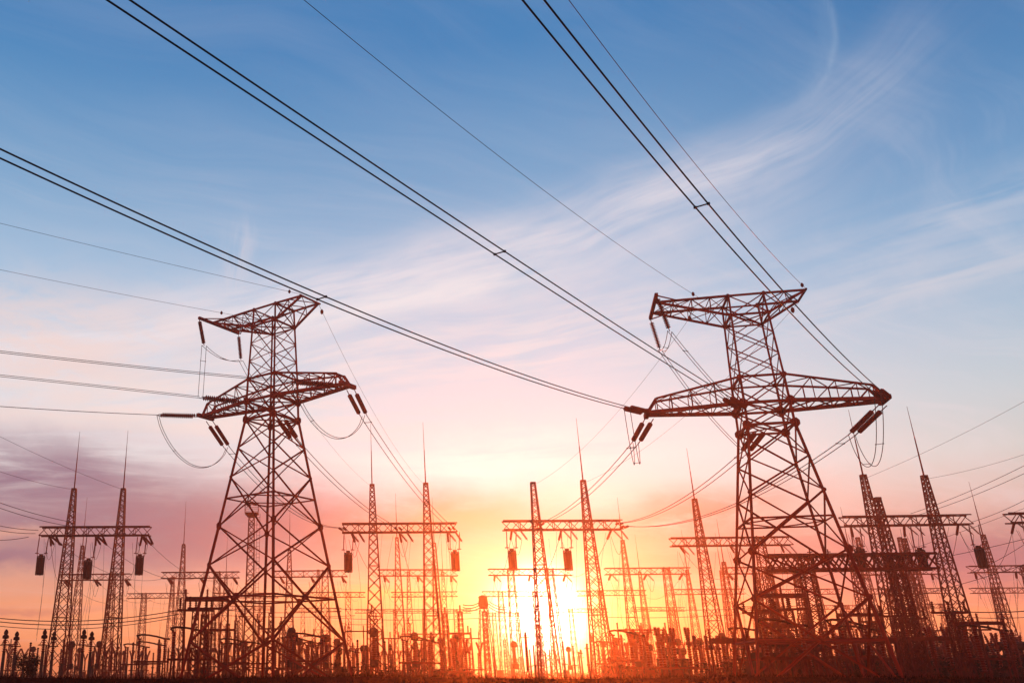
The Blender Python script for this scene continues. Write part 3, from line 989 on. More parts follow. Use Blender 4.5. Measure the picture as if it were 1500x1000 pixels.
loop('LL', 'LLo', 2.9, 'slack double loop hanging under left arm of left pylon')
loop('LR', 'LRo', 2.9, 'slack double loop hanging under right arm of left pylon')
loop('RL', 'RLo', 2.6, 'slack double loop hanging under left arm of right pylon')
loop('RR', 'RRo', 3.4, 'slack double loop hanging under right arm of right pylon')
# middle phase: jumper carried round the tower by two strings on the long upper arm
for T, nm, qa, qb in ((TL, 'left', (299, 506), (353, 528)), (TR, 'right', (981, 485), (967, 513))):
    # string from each end of the end bar
    ends = [(T.w(-6.2, -2.7, 29.9), qa), (T.w(-6.2, 2.25, 29.9), qb)]
    bots = []
    for i, (E0, q) in enumerate(ends):
        B0 = at(q[0], q[1], E0.y - (0.3 if i == 0 else 0.0))
        insulator(E0, B0, 'suspension string under ' + ['near', 'far'][i] + ' end of upper arm bar on ' + nm + ' pylon', rad=1.15, link0=0.1, link1=0.08)
        bots.append(B0)
    k = 'L' if nm == 'left' else 'R'
    s_ = Vector((0.18, 0.1, 0))
    bundle('jumper_loop', 'double jumper dropping from near upper arm string of ' + nm + ' pylon', sag_curve(bots[0], conn[k + 'M'][0], 0.15, 14), 0.022, s_, 'jumpers round the pylon bodies', (4,), 'jumper loop')
    bundle('jumper_loop', 'double jumper between the two upper arm strings of ' + nm + ' pylon', sag_curve(bots[0], bots[1], 0.5, 14), 0.022, s_, 'jumpers round the pylon bodies', (7,), 'jumper loop')
    bundle('jumper_loop', 'double jumper from far upper arm string down through ' + nm + ' pylon', sag_curve(bots[1], conn[k + 'Mo'][0], 0.6, 18), 0.022, s_, 'jumpers round the pylon bodies', (8,), 'jumper loop')

# ------------------------------------------------------------------ line traps hanging from the first-row beams
def line_trap(Gt, px, ytop, ybot, label):
    p = bpt(Gt, px)
    Y = p.y
    zt = 1.6 + tan_el(px, ytop) * Y; zb = 1.6 + tan_el(px, ybot) * Y
    h = zt - zb
    root = thing('line_trap', label, 'line trap', (p.x, p.y, zb), 0, 'drum shaped line traps hung from the gantry beams')
    m = MB(); r = 0.46
    m.lathe([(r * 0.9, 0), (r, 0.06), (r, h - 0.06), (r * 0.9, h)], (0, 0, 0), 14)
    link('barrel', m.mesh('barrel', M_equip), root)
    m = MB()
    for k in range(8):
        t = k * math.pi / 4
        m.bar((r * 1.04 * math.cos(t), r * 1.04 * math.sin(t), -0.08), (r * 1.04 * math.cos(t), r * 1.04 * math.sin(t), h + 0.1), 0.07)
    link('drum_slats', m.mesh('drum_slats', M_equip), root)
    m = MB()
    for z in (-0.1, h + 0.12):
        m.bar((-r * 1.05, 0, z), (r * 1.05, 0, z), 0.12); m.bar((0, -r * 1.05, z), (0, r * 1.05, z), 0.12)
    m.box((0, 0, h + 0.28), (0.45, 0.3, 0.25))
    link('end_cross', m.mesh('end_cross', M_equip), root)
    Ht = Gt['H'] - Gt['bh'] - zb
    for s, lean in ((-1, 0.0), (1, 0.25)):
        m = MB()
        q0 = Vector((s * 0.55, 0, h + 0.5)); q1 = Vector((s * 0.45 + lean, 0, Ht))
        d = q1 - q0
        Mx = d.to_track_quat('Z', 'Y').to_matrix()
        m.lathe([(0.05, 0), (0.05, 0.02)] + ribs(0.05, 0.085, 0.05, d.length - 0.3, 16) + [(0.03, d.length)], q0, 7, Mx)
        m.lathe([(0.26, -0.03), (0.26, 0.03)], q0, 10)
        m.bar(q0, (s * 0.4, 0, h + 0.1), 0.05)
        link('hanger', m.mesh('hanger', M_insul), root)
    return root


TRAPS = [(P1, 64, 816, 840, 'leftmost of three drum line traps under the leftmost gantry'), (P1, 134, 822, 846, 'middle drum line trap under the leftmost gantry'),
         (P1, 208, 816, 840, 'right drum line trap under the leftmost gantry'), (P2, 510, 811, 836, 'drum line trap just right of the left pylon leg'),
         (P2, 664, 810, 834, 'glowing drum line trap hung at right end of gantry left of the sun'), (P3, 747, 808, 833, 'pale orange drum line trap above left of sun'),
         (P3, 827, 808, 833, 'pale orange drum line trap above right of sun'), (P5, 1249, 806, 832, 'dark drum line trap overlapping right leg of right pylon'),
         (P5, 1338, 807, 832, 'middle drum line trap of the gantry right of the right pylon'), (P5, 1423, 804, 830, 'black drum line trap at right end of the right gantry'),
         (P6, 1502, 800, 828, 'drum line trap cut by the right picture edge')]
for a in TRAPS: line_trap(*a)

# ------------------------------------------------------------------ slack wires between the gantry rows, loops and droppers
rows = [[P1, P2, P3, P4, P5, P6], [Q1, Q3, Q4, Q5, Q6, Q7, Q8, Q9, Q2], [S1, S2, S3, S4, S5, S6, S7, S8, S9, S10]]
names = {id(P1): 'the leftmost gantry', id(P2): 'the gantry right of left pylon', id(P3): 'the gantry above the sun', id(P4): 'the gantry left behind right pylon',
         id(P5): 'the tall right gantry', id(P6): 'the gantry cut by right edge', id(Q1): 'the low gantry far left', id(Q2): 'the low gantry left of left pylon', id(Q3): 'the low gantry behind left pylon',
         id(Q4): 'the low gantry left of sun', id(Q5): 'the low gantry on the sun', id(Q6): 'the low gantry right of sun', id(Q7): 'the low gantry behind right pylon left leg',
         id(Q8): 'the low gantry behind right pylon right leg', id(Q9): 'the low gantry at right edge', id(S1): 'the third-row gantry left', id(S2): 'the third-row gantry in left pylon feet',
         id(S3): 'the third-row gantry at left pylon right foot', id(S4): 'the third-row gantry left of sun', id(S5): 'the third-row gantry at left sun rim', id(S6): 'the third-row gantry at right sun rim',
         id(S7): 'the third-row gantry right of sun', id(S8): 'the third-row gantry in right pylon feet', id(S9): 'the third-row gantry right of right pylon', id(S10): 'the third-row gantry at right edge'}
pairs = [(P1, Q2), (P2, Q4), (P3, Q5), (P4, Q7), (P5, Q8), (P6, Q9), (Q1, S1), (Q2, S2), (Q3, S3), (Q4, S4), (Q5, S5), (Q6, S6), (Q7, S8), (Q8, S9), (Q9, S10), (P1, Q1)]
PH = ['left', 'middle', 'right']


def short_string(p, q, lab):
    return insulator(p, q, lab, 'short strings at the gantry beams', rad=0.95 if p.y < 150 else 1.25, link0=0.05, link1=0.1)


for (a, b) in pairs:
    for i, f in enumerate((0.08, 0.5, 0.92)):
        A = a['A'].lerp(a['B'], f); A.z = a['H'] - a['bh'] * 0.9; A = A + a['n'] * 0.5
        B = b['A'].lerp(b['B'], f); B.z = b['H'] - b['bh'] * 0.9; B = B - b['n'] * 0.5
        pts = sag_curve(A, B, 2.2 + 0.5 * random.random(), 24)
        near = a in rows[0]
        lab = PH[i] + ' slack wire from ' + names[id(a)] + ' to the row behind'
        if (a, b) == (P1, Q1): lab = PH[i] + ' slack wire from the leftmost gantry to the small one under it'
        cable('slack_wire', lab, 'wire', pts[2:-1], 0.03 if near else 0.028, 'slack wires between gantry rows', 4)
        short_string(A, pts[2], 'short string at ' + PH[i] + ' of ' + names[id(a)] + ', far side' + (' , twin' if (a, b) == (P1, Q1) else ''))
        if a not in (P1, ) or b is Q2:
            # a V of short strings under the beam with a loop of wire
            c = a['A'].lerp(a['B'], f); c.z = a['H'] - a['bh']
            l_ = 1.25
            lo_ = c + a['d'] * 0.95 + Vector((0, 0, -l_)) - a['n'] * 0.3
            short_string(c, lo_, 'slanting short string under ' + PH[i] + ' of ' + names[id(a)])
            if near: short_string(c + a['d'] * 0.9, lo_ + a['d'] * 0.7, 'second slanting short string under ' + PH[i] + ' of ' + names[id(a)])
            lp = [lo_ + (c - a['d'] * 0.3 - lo_) * t + Vector((0, 0, -1.9 * math.sin(math.pi * t) - 0.8 * t)) for t in [k / 12 for k in range(13)]]
            cable('wire_loop', 'small hanging wire loop under ' + PH[i] + ' end of ' + names[id(a)] if i != 1 else 'small hanging wire loop under middle of ' + names[id(a)], 'wire loop', lp, 0.022 if near else 0.026, 'hanging wire loops under the gantry beams', 4)

DROP = []
for gi, Gt in enumerate([x for r_ in rows for x in r_]):
    near = Gt in rows[0]
    k = 0
    for f in ([0.03, 0.09, 0.13, 0.36, 0.46, 0.53, 0.60, 0.84, 0.9, 0.97] if near else [0.08, 0.14, 0.47, 0.53, 0.88, 0.94]):
        f += random.uniform(-0.02, 0.02)
        p = Gt['A'].lerp(Gt['B'], f); p.z = Gt['H'] - Gt['bh'] - random.uniform(0, 1.0)
        e = Vector((p.x + random.uniform(-1.2, 1.2), p.y + random.uniform(-4, 7), random.uniform(4.0, 6.5)))
        bow = Vector((random.uniform(-0.6, 0.6), 0, 0))
        pts = [p.lerp(e, t) + bow * math.sin(math.pi * t) for t in [j / 8 for j in range(9)]]
        k += 1
        cable('dropper_wire', ORD[k - 1] + ' thin vertical dropper wire from left under ' + names[id(Gt)], 'wire', pts, 0.017 if near else 0.02, 'thin vertical dropper wires', 3)

# long wires arriving from outside the frame and low bus wires
def px_wire(name, label, a, b, Ya, Yb, sag, r, group, cat='wire'):
    return cable(name, label, cat, sag_curve(at(*a, Ya), at(*b, Yb), sag, 30), r, group, 4)


OUT = 'wires arriving from outside the picture'
for i, (a, b, lab) in enumerate([((-60, 712), (104, 764), 'upper wire of the upper pair reaching the leftmost gantry'), ((-60, 720), (100, 770), 'lower wire of the upper pair reaching the leftmost gantry'),
                                 ((-60, 752), (56, 776), 'upper wire of the lower pair reaching the leftmost gantry'), ((-60, 760), (52, 781), 'lower wire of the lower pair reaching the leftmost gantry'),
                                 ((-60, 785), (42, 786), 'level wire at left edge ending in a short string'),
                                 ((-60, 608), (178, 716), 'faint wire sloping to the second spiked mast from left'), ((-60, 668), (104, 716), 'faint wire sloping to the leftmost spiked mast')]):
    px_wire('line_wire', lab, a, b, 100, 114, 0.4, 0.032 if i < 5 else 0.018, OUT)
for i, (a, b, lab) in enumerate([((1570, 644), (1334, 752), 'upper wire from right edge to the tall right gantry'), ((1570, 658), (1338, 756), 'second wire from right edge to the tall right gantry'),
                                 ((1570, 690), (1424, 764), 'third wire from right edge reaching right gantry end'), ((1570, 548), (1268, 700), 'faint topmost wire from right edge to blunt spiked mast'),
                                 ((1570, 640), (1351, 702), 'faint lower wire from right edge to spiked mast'), ((1570, 745), (1424, 838), 'wire from right edge to lower right gantry'),
                                 ((1570, 800), (1300, 880), 'low slanting wire behind the masts at right'), ((1570, 716), (1180, 850), 'long faint wire sloping left behind the right masts'),
                                 ((1570, 770), (1260, 834), 'faint middle wire behind the masts at right')]):
    px_wire('line_wire', lab, a, b, 100, 118, 0.5, 0.028 if i not in (3, 4, 7) else 0.018, OUT)
BUS = 'long level bus wires low over the switchyard'
for i, (a, b, Y, r) in enumerate([((-60, 897), (262, 893), 95, 0.04), ((-60, 902), (262, 899), 95, 0.04), ((-60, 908), (250, 905), 95, 0.03), ((1380, 893), (1570, 886), 95, 0.045), ((1372, 900), (1570, 897), 98, 0.03),
                                  ((480, 890), (700, 893), 190, 0.05), ((480, 904), (700, 905), 200, 0.05), ((500, 912), (560, 911), 210, 0.05), ((700, 905), (770, 906), 190, 0.05), ((880, 903), (1090, 898), 190, 0.05), ((930, 892), (1180, 886), 180, 0.05), ((330, 893), (500, 894), 180, 0.05), ((300, 899), (520, 901), 190, 0.05)]):
    lab = ['upper of three bus wires at left edge', 'middle of three bus wires at left edge', 'lowest of three bus wires at left edge', 'thick bus wire at right edge', 'thin bus wire under the thick one at right edge', 'upper bus wire left of the sun', 'second bus wire left of the sun',
           'short lowest bus wire right of left pylon', 'short bus wire touching left of the sun', 'lower bus wire right of the sun', 'upper bus wire right of the sun', 'upper bus wire between left pylon legs', 'lower bus wire between left pylon legs'][i]
    px_wire('bus_wire', lab, a, b, Y, Y, 0.9 if i < 3 else 0.4, r, BUS)

# ------------------------------------------------------------------ floodlight mast with ladder behind the left pylon
Yf = 135.0
pf = at(365, 900, Yf); O = Vector((pf.x, pf.y, 0))
root = thing('floodlight_mast', 'lattice floodlight mast with railed platform and ladder seen inside left pylon', 'light mast', O)
zp = 1.6 + tan_el(365, 752) * Yf
leg, br = MB(), MB()
lattice(leg, br, (0, 0, 0), (0, 0, zp), (1.5, 1.5), (0.75, 0.75), 22, Vector((1, 0, 0)), Vector((0, 1, 0)), 0.14, 0.07)
ma = link('mast', leg.mesh('mast', M_grey), root); stuff(link('mast_lattice', br.mesh('mast_lattice', M_grey), ma))
m = MB(); m.box((0, 0, zp), (1.9, 1.9, 0.16)); m.lathe([(0.6, -0.5), (0.95, 0)], (0, 0, zp), 8)
link('platform', m.mesh('platform', M_grey), root)
m = MB()
for x in (-0.95, 0.95):
    for y in (-0.95, 0.95): m.bar((x, y, zp), (x, y, zp + 1.1), 0.06)
for z in (0.55, 1.1):
    for s in (-1, 1):
        m.bar((-0.95, s * 0.95, zp + z), (0.95, s * 0.95, zp + z), 0.05); m.bar((s * 0.95, -0.95, zp + z), (s * 0.95, 0.95, zp + z), 0.05)
link('railing', m.mesh('railing', M_grey), root)
m = MB()
for s in (-0.22, 0.22): m.bar((1.05 + s, 0, 0), (0.98 + s, 0, zp), 0.05)
lad = link('ladder', m.mesh('ladder', M_grey), root)
m = MB()
for k in range(44): m.bar((0.8, 0, 0.5 + k * zp / 45), (1.25, 0, 0.5 + k * zp / 45), 0.04)
for k in range(22): m.bar((0.45, 0, 0.5 + k * zp / 22), (0.85, 0, 0.5 + k * zp / 22), 0.04)
stuff(link('rungs', m.mesh('rungs', M_grey), lad))
fl = MB(); fl.box((0, 0, 0), (0.5, 0.28, 0.36)); ME_FL = fl.mesh('floodlight', M_equip)
for x, y, z in ((-0.7, -0.6, 1.3), (0.0, -0.8, 1.45), (0.7, -0.6, 1.3), (0.35, 0.8, 1.5), (-0.5, 0.7, 1.35)):
    o = link('floodlight', ME_FL, root, (x, y, zp + z)); o.rotation_euler = (0.4, 0.1, x)

# ------------------------------------------------------------------ switchyard equipment (prototypes are built once, then copied)
def proto_instrument_post():                              # slim column, ribbed head with ring
    parts = []
    m = MB(); m.lathe([(0.17, 0), (0.13, 3.3)], (0, 0, 0), 8); m.box((0, 0, 0.15), (0.7, 0.7, 0.3)); parts.append(('pole', m, M_conc, 0))
    m = MB(); m.lathe(ribs(0.10, 0.24, 3.3, 4.35, 6, 0.85), (0, 0, 0), 10); parts.append(('ribbed_insulator', m, M_insul, 0))
    m = MB(); m.lathe([(0.1, 4.35), (0.28, 4.4), (0.28, 4.6), (0.14, 4.72), (0.2, 4.85), (0.16, 5.0), (0.05, 5.15)], (0, 0, 0), 10); parts.append(('cap', m, M_equip, 0))
    m = MB(); m.ring((0, 0, 3.85), 0.46, 0.035)
    for t in (0, 2.1, 4.2): m.bar((0.46 * math.cos(t), 0.46 * math.sin(t), 3.85), (0.15 * math.cos(t), 0.15 * math.sin(t), 4.3), 0.04)
    parts.append(('grading_ring', m, M_grey, 0))
    return parts, 5.15


def proto_ct():                                           # current transformer, thick tapered ribbed column and drum
    parts = []
    m = MB()
    for x in (-0.38, 0.38):
        for y in (-0.38, 0.38): m.bar((x, y, 0), (x * 0.85, y * 0.85, 2.1), 0.09)
    for s in (-1, 1):
        m.bar((-0.38, s * 0.38, 0.1), (0.33, s * 0.33, 2.0), 0.05); m.bar((0.38, s * 0.38, 0.1), (-0.33, s * 0.33, 2.0), 0.05)
    m.box((0, 0, 2.12), (0.95, 0.95, 0.1)); parts.append(('stand', m, M_grey, 0))
    m = MB(); m.box((0, 0, 2.5), (0.75, 0.75, 0.7)); parts.append(('base_tank', m, M_equip, 0))
    m = MB(); m.lathe(ribs(0.26, 0.42, 2.85, 5.1, 13, 0.68), (0, 0, 0), 12); parts.append(('ribbed_insulator', m, M_insul, 0))
    m = MB(); m.lathe([(0.2, 5.1), (0.42, 5.15), (0.45, 5.3), (0.45, 5.75), (0.34, 5.95), (0.1, 6.05)], (0, 0, 0), 12); m.box((0.5, 0, 5.5), (0.35, 0.12, 0.1)); m.box((-0.5, 0, 5.5), (0.35, 0.12, 0.1))
    parts.append(('head', m, M_equip, 0))
    return parts, 6.05


def proto_post():                                         # bare post insulator on a stand
    parts = []
    m = MB(); m.lathe([(0.15, 0), (0.12, 2.4)], (0, 0, 0), 6); m.box((0, 0, 2.42), (0.5, 0.5, 0.08)); parts.append(('pedestal', m, M_conc, 0))
    m = MB(); m.lathe(ribs(0.09, 0.18, 2.46, 4.5, 12, 0.9), (0, 0, 0), 8); parts.append(('ribbed_insulator', m, M_insul, 0))
    m = MB(); m.lathe([(0.12, 4.5), (0.14, 4.6), (0.05, 4.7)], (0, 0, 0), 8); parts.append(('cap', m, M_equip, 0))
    return parts, 4.7


def proto_breaker():                                      # live tank breaker: three Y columns on a frame
    parts = []
    m = MB()
    for x in (-1.5, 1.5):
        for y in (-0.4, 0.4): m.bar((x, y, 0), (x, y, 2.0), 0.12)
        m.bar((x, -0.4, 0.2), (x, 0.4, 1.9), 0.06)
    m.bar((-1.9, -0.4, 2.0), (1.9, -0.4, 2.0), 0.16); m.bar((-1.9, 0.4, 2.0), (1.9, 0.4, 2.0), 0.16)
    m.box((0, 0, 1.2), (0.8, 0.6, 1.3)); parts.append(('frame', m, M_grey, 0))
    for x in (-1.45, 0, 1.45):
        m = MB(); m.lathe(ribs(0.14, 0.25, 2.05, 4.0, 9, 0.95), (x, 0, 0), 9)
        m.box((x, 0, 4.12), (0.4, 0.4, 0.3)); parts.append(('support_column', m, M_insul, 0))
        for s in (-1, 1):
            m = MB(); q0 = Vector((x, 0, 4.2)); q1 = Vector((x + s * 0.42, s * 0.5, 5.5)); d = q1 - q0
            m.lathe([(0.1, 0)] + ribs(0.12, 0.2, 0.1, d.length - 0.1, 7) + [(0.14, d.length)], q0, 8, d.to_track_quat('Z', 'Y').to_matrix())
            parts.append(('interrupter', m, M_insul, 0))
    return parts, 5.55


def proto_disconnector():                                 # two ribbed posts on a beam with a curved blade
    parts = []
    m = MB()
    for x in (-1.4, 1.4):
        m.bar((x - 0.25, 0, 0), (x - 0.1, 0, 2.6), 0.11); m.bar((x + 0.25, 0, 0), (x + 0.1, 0, 2.6), 0.11)
        for z in (0.6, 1.2, 1.8): m.bar((x - 0.2, 0, z), (x + 0.2, 0, z + 0.4), 0.05)
    m.bar((-1.9, 0, 2.65), (1.9, 0, 2.65), 0.18); parts.append(('frame', m, M_grey, 0))
    for x in (-1.4, 1.4):
        m = MB(); m.lathe(ribs(0.11, 0.21, 2.75, 4.75, 10, 0.9), (x, 0, 0), 8); m.box((x, 0, 4.82), (0.35, 0.25, 0.15)); parts.append(('insulator_post', m, M_insul, 0))
    m = MB(); m.tube([(-1.75, 0, 5.15), (-1.2, 0, 5.25), (-0.4, 0, 5.2), (0.5, 0, 5.05), (1.3, 0, 4.85), (1.9, 0, 4.8)], 0.1, 6); m.tube([(-1.7, 0, 5.1), (-1.4, 0, 4.85)], 0.07, 5)
    parts.append(('contact_blade', m, M_equip, 0))
    return parts, 5.3


def proto_transformer():
    parts = []
    m = MB(); m.box((0, 0, 1.9), (4.0, 2.2, 2.8)); m.box((0, 0, 0.25), (4.6, 2.8, 0.5)); m.box((0, 0, 3.36), (4.15, 2.35, 0.12)); parts.append(('tank', m, M_equip, 0))
    for s in (-1, 1):
        m = MB()
        for k in range(9): m.box((-1.7 + k * 0.42, s * 1.55, 1.9), (0.12, 0.8, 2.3))
        m.bar((-1.9, s * 1.5, 2.9), (1.9, s * 1.5, 2.9), 0.14); parts.append(('radiator', m, M_equip, 0))
    m = MB(); Mx = Matrix.Rotation(math.pi / 2, 3, 'Y'); m.lathe([(0.3, -1.7), (0.45, -1.6), (0.45, 1.6), (0.3, 1.7)], (0.1, -0.6, 4.35), 12, Mx)
    m.bar((-1.0, -0.6, 3.4), (-1.0, -0.6, 4.1), 0.12); m.bar((1.0, -0.6, 3.4), (1.0, -0.6, 4.1), 0.12); parts.append(('conservator', m, M_equip, 0))
    for x in (-1.4, 0, 1.4):
        m = MB(); q0 = Vector((x, 0.4, 3.4)); Mx = Matrix.Rotation(0.18 * x, 3, 'Y')
        m.lathe([(0.3, 0), (0.26, 0.2)] + ribs(0.16, 0.29, 0.25, 2.1, 9, 0.6) + [(0.04, 2.25), (0.04, 2.5)], q0, 10, Mx); parts.append(('bushing', m, M_insul, 0))
    return parts, 5.9


def proto_arrester():                                     # tall slim arrester with crown ring
    parts = []
    m = MB()
    for t in (0.5, 2.6, 4.7): m.bar((0.35 * math.cos(t), 0.35 * math.sin(t), 0), (0.2 * math.cos(t), 0.2 * math.sin(t), 1.6), 0.09)
    m.box((0, 0, 1.64), (0.6, 0.6, 0.08)); parts.append(('stand', m, M_grey, 0))
    m = MB(); m.lathe(ribs(0.16, 0.27, 1.7, 4.0, 12, 0.95) + ribs(0.15, 0.25, 4.05, 5.6, 9, 0.9), (0, 0, 0), 9); parts.append(('ribbed_insulator', m, M_insul, 0))
    m = MB(); m.ring((0, 0, 5.3), 0.42, 0.045, 14)
    for t in (0, 2.1, 4.2): m.bar((0.42 * math.cos(t), 0.42 * math.sin(t), 5.3), (0, 0, 5.7), 0.04)
    m.lathe([(0.12, 5.6), (0.15, 5.75), (0.04, 5.95)], (0, 0, 0), 8); parts.append(('crown_ring', m, M_grey, 0))
    return parts, 5.95


def proto_support():                                      # lattice support column with a short bus beam
    parts = []
    leg, br = MB(), MB()
    lattice(leg, br, (0, 0, 0), (0, 0, 6.4), (0.8, 0.8), (0.5, 0.5), 9, Vector((1, 0, 0)), Vector((0, 1, 0)), 0.09, 0.05)
    parts.append(('column', leg, M_grey, 0)); parts.append(('column_lattice', br, M_grey, 1))
    m = MB(); m.bar((-1.5, 0, 6.45), (1.5, 0, 6.45), 0.18)
    for x in (-1.3, 0, 1.3): m.lathe(ribs(0.07, 0.15, 6.5, 7.4, 6), (x, 0, 0), 7)
    parts.append(('bus_beam', m, M_grey, 0))
    return parts, 7.4


def proto_bare_column():
    parts = []
    leg, br = MB(), MB()
    lattice(leg, br, (0, 0, 0), (0, 0, 8.6), (0.7, 0.7), (0.45, 0.45), 12, Vector((1, 0, 0)), Vector((0, 1, 0)), 0.09, 0.05)
    parts.append(('column', leg, M_grey, 0)); parts.append(('column_lattice', br, M_grey, 1))
    m = MB(); m.box((0, 0, 8.65), (0.6, 0.6, 0.12)); m.lathe(ribs(0.08, 0.16, 8.7, 9.5, 5), (0, 0, 0), 7); parts.append(('top_insulator', m, M_insul, 0))
    return parts, 9.5


def proto_cabinet():
    parts = []
    m = MB(); m.box((0, 0, 1.15), (1.1, 0.7, 1.7)); m.box((0, 0, 0.15), (1.3, 0.9, 0.3)); parts.append(('housing', m, M_equip, 0))
    m = MB(); m.box((0, 0, 2.06), (1.3, 0.9, 0.1)); parts.append(('roof', m, M_equip, 0))
    m = MB(); m.box((-0.27, -0.37, 1.15), (0.48, 0.04, 1.5)); m.box((0.27, -0.37, 1.15), (0.48, 0.04, 1.5)); parts.append(('door', m, M_equip, 0))
    return parts, 2.1


KINDS = {
    'instrument_post': (proto_instrument_post, 'slim pole with ringed ribbed head', 'instrument transformer'),
    'current_transformer': (proto_ct, 'stout ribbed column with drum head', 'current transformer'),
    'post_insulator': (proto_post, 'plain ribbed post insulator on pedestal', 'insulator post'),
    'circuit_breaker': (proto_breaker, 'framed breaker with branching ribbed columns', 'circuit breaker'),
    'disconnector': (proto_disconnector, 'two-post switch with long curved blade', 'disconnector'),
    'power_transformer': (proto_transformer, 'bulky tank with fins and bushings', 'transformer'),
    'surge_arrester': (proto_arrester, 'tall ribbed arrester with crown ring', 'surge arrester'),
    'bus_support': (proto_support, 'lattice column carrying short bus beam', 'bus support'),
    'lattice_column': (proto_bare_column, 'bare thin lattice column', 'lattice column'),
    'control_cabinet': (proto_cabinet, 'small two-door control cabinet', 'cabinet')}
PROTO = {}
placed = []


def equip(kind, px, ytop, rz=None, yshift=0.0, Y=None):
    fn, lab, cat = KINDS[kind]
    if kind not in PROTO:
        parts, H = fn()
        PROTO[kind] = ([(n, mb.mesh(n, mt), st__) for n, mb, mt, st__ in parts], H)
    parts, H = PROTO[kind]
    sc = 1.0
    if Y is None:
        Y = (H - 1.6) / tan_el(px, ytop)
        if Y < 72: sc = 0.93; Y = max(62.0, (H * sc - 1.6) / tan_el(px, ytop))
    else:
        sc = (1.6 + Y * tan_el(px, ytop)) / H
    p = at(px, 984, Y)
    q = at(px, (ytop + 984) / 2, Y)
    root = thing(kind, lab, cat, (q.x, Y, 0), random.uniform(-0.25, 0.25) if rz is None else rz, cat + 's standing in the switchyard')
    root.scale = (sc, sc, sc)
    prev = None
    for n, me, s_ in parts:
        if s_: o = stuff(link(n, me, prev))
        else: o = link(n, me, root); prev = o
    placed.append((kind, px, Y, root))
    return root


for x, y in ((6, 921), (22, 924), (63, 921), (77, 924), (121, 921), (132.5, 924)): equip('instrument_post', x, y)
E_ = [('post_insulator', 43, 940), ('post_insulator', 92, 936), ('surge_arrester', 97, 938), ('current_transformer', 104, 938), ('post_insulator', 66, 945), ('post_insulator', 110, 955),
      ('current_transformer', 144, 938), ('post_insulator', 137, 947), ('surge_arrester', 163, 936), ('circuit_breaker', 155, 946), ('current_transformer', 181, 952), ('post_insulator', 194, 940),
      ('disconnector', 222, 928), ('circuit_breaker', 204, 952), ('post_insulator', 209, 947), ('surge_arrester', 232, 935), ('post_insulator', 224, 955), ('surge_arrester', 246, 948), ('post_insulator', 255, 950),
      ('disconnector', 278, 917), ('bus_support', 300, 873), ('bus_support', 285, 876), ('surge_arrester', 268, 953), ('disconnector', 342, 934), ('current_transformer', 357, 955), ('lattice_column', 296, 890), ('lattice_column', 312, 893),
      ('lattice_column', 345, 900), ('lattice_column', 352, 893), ('lattice_column', 376, 898), ('lattice_column', 333, 905), ('bus_support', 395, 908), ('surge_arrester', 421, 924), ('disconnector', 452, 926), ('current_transformer', 438, 934), ('circuit_breaker', 425, 940),
      ('current_transformer', 457, 938), ('surge_arrester', 470, 934), ('current_transformer', 478, 928), ('circuit_breaker', 449, 948), ('current_transformer', 494, 934), ('surge_arrester', 504, 940), ('circuit_breaker', 510, 948), ('post_insulator', 524, 936), ('current_transformer', 536, 944),
      ('current_transformer', 548, 918), ('surge_arrester', 553, 928), ('post_insulator', 564, 938), ('instrument_post', 572, 942), ('circuit_breaker', 585, 952), ('post_insulator', 597, 937), ('current_transformer', 608, 925), ('surge_arrester', 618, 936),
      ('circuit_breaker', 614, 946), ('post_insulator', 629, 945), ('current_transformer', 668, 928), ('circuit_breaker', 664, 946), ('bus_support', 690, 925), ('lattice_column', 712, 885), ('current_transformer', 754, 938), ('post_insulator', 777, 950),
      ('post_insulator', 806, 950), ('post_insulator', 826, 938), ('current_transformer', 834, 946), ('instrument_post', 852, 950), ('surge_arrester', 861, 943), ('current_transformer', 885, 938), ('circuit_breaker', 896, 950), ('surge_arrester', 904, 937),
      ('disconnector', 920, 922), ('current_transformer', 931, 923), ('current_transformer', 939, 930), ('circuit_breaker', 934, 940), ('post_insulator', 954, 945), ('bus_support', 976, 918), ('circuit_breaker', 988, 918), ('current_transformer', 981, 930), ('current_transformer', 996, 934), ('power_transformer', 985, 936),
      ('surge_arrester', 1017, 938), ('post_insulator', 1026, 943), ('circuit_breaker', 1037, 930), ('current_transformer', 1044, 943), ('current_transformer', 1061, 926), ('circuit_breaker', 1066, 940), ('surge_arrester', 1076, 934),
      ('disconnector', 1102, 918), ('bus_support', 1120, 880), ('bus_support', 1140, 876), ('bus_support', 1162, 874), ('power_transformer', 1128, 916), ('disconnector', 1150, 905), ('circuit_breaker', 1105, 940), ('circuit_breaker', 1165, 925),
      ('surge_arrester', 1112, 933), ('current_transformer', 1140, 938), ('power_transformer', 1190, 930), ('surge_arrester', 1180, 922), ('circuit_breaker', 1215, 930), ('disconnector', 1248, 906), ('disconnector', 1266, 915), ('bus_support', 1283, 896), ('lattice_column', 1240, 893), ('current_transformer', 1260, 935),
      ('circuit_breaker', 1295, 930), ('current_transformer', 1280, 944), ('surge_arrester', 1307, 930), ('bus_support', 1322, 886), ('bus_support', 1345, 890), ('circuit_breaker', 1338, 932), ('current_transformer', 1356, 936), ('power_transformer', 1370, 934),
      ('current_transformer', 1385, 930), ('bus_support', 1400, 880), ('circuit_breaker', 1410, 930), ('disconnector', 1446, 914), ('power_transformer', 1440, 928), ('current_transformer', 1428, 938), ('surge_arrester', 1433, 903), ('power_transformer', 1478, 924), ('circuit_breaker', 1462, 926),
      ('surge_arrester', 1489, 920), ('circuit_breaker', 1496, 932), ('current_transformer', 1475, 940)]
for k, x, y in E_: equip(k, x, y)
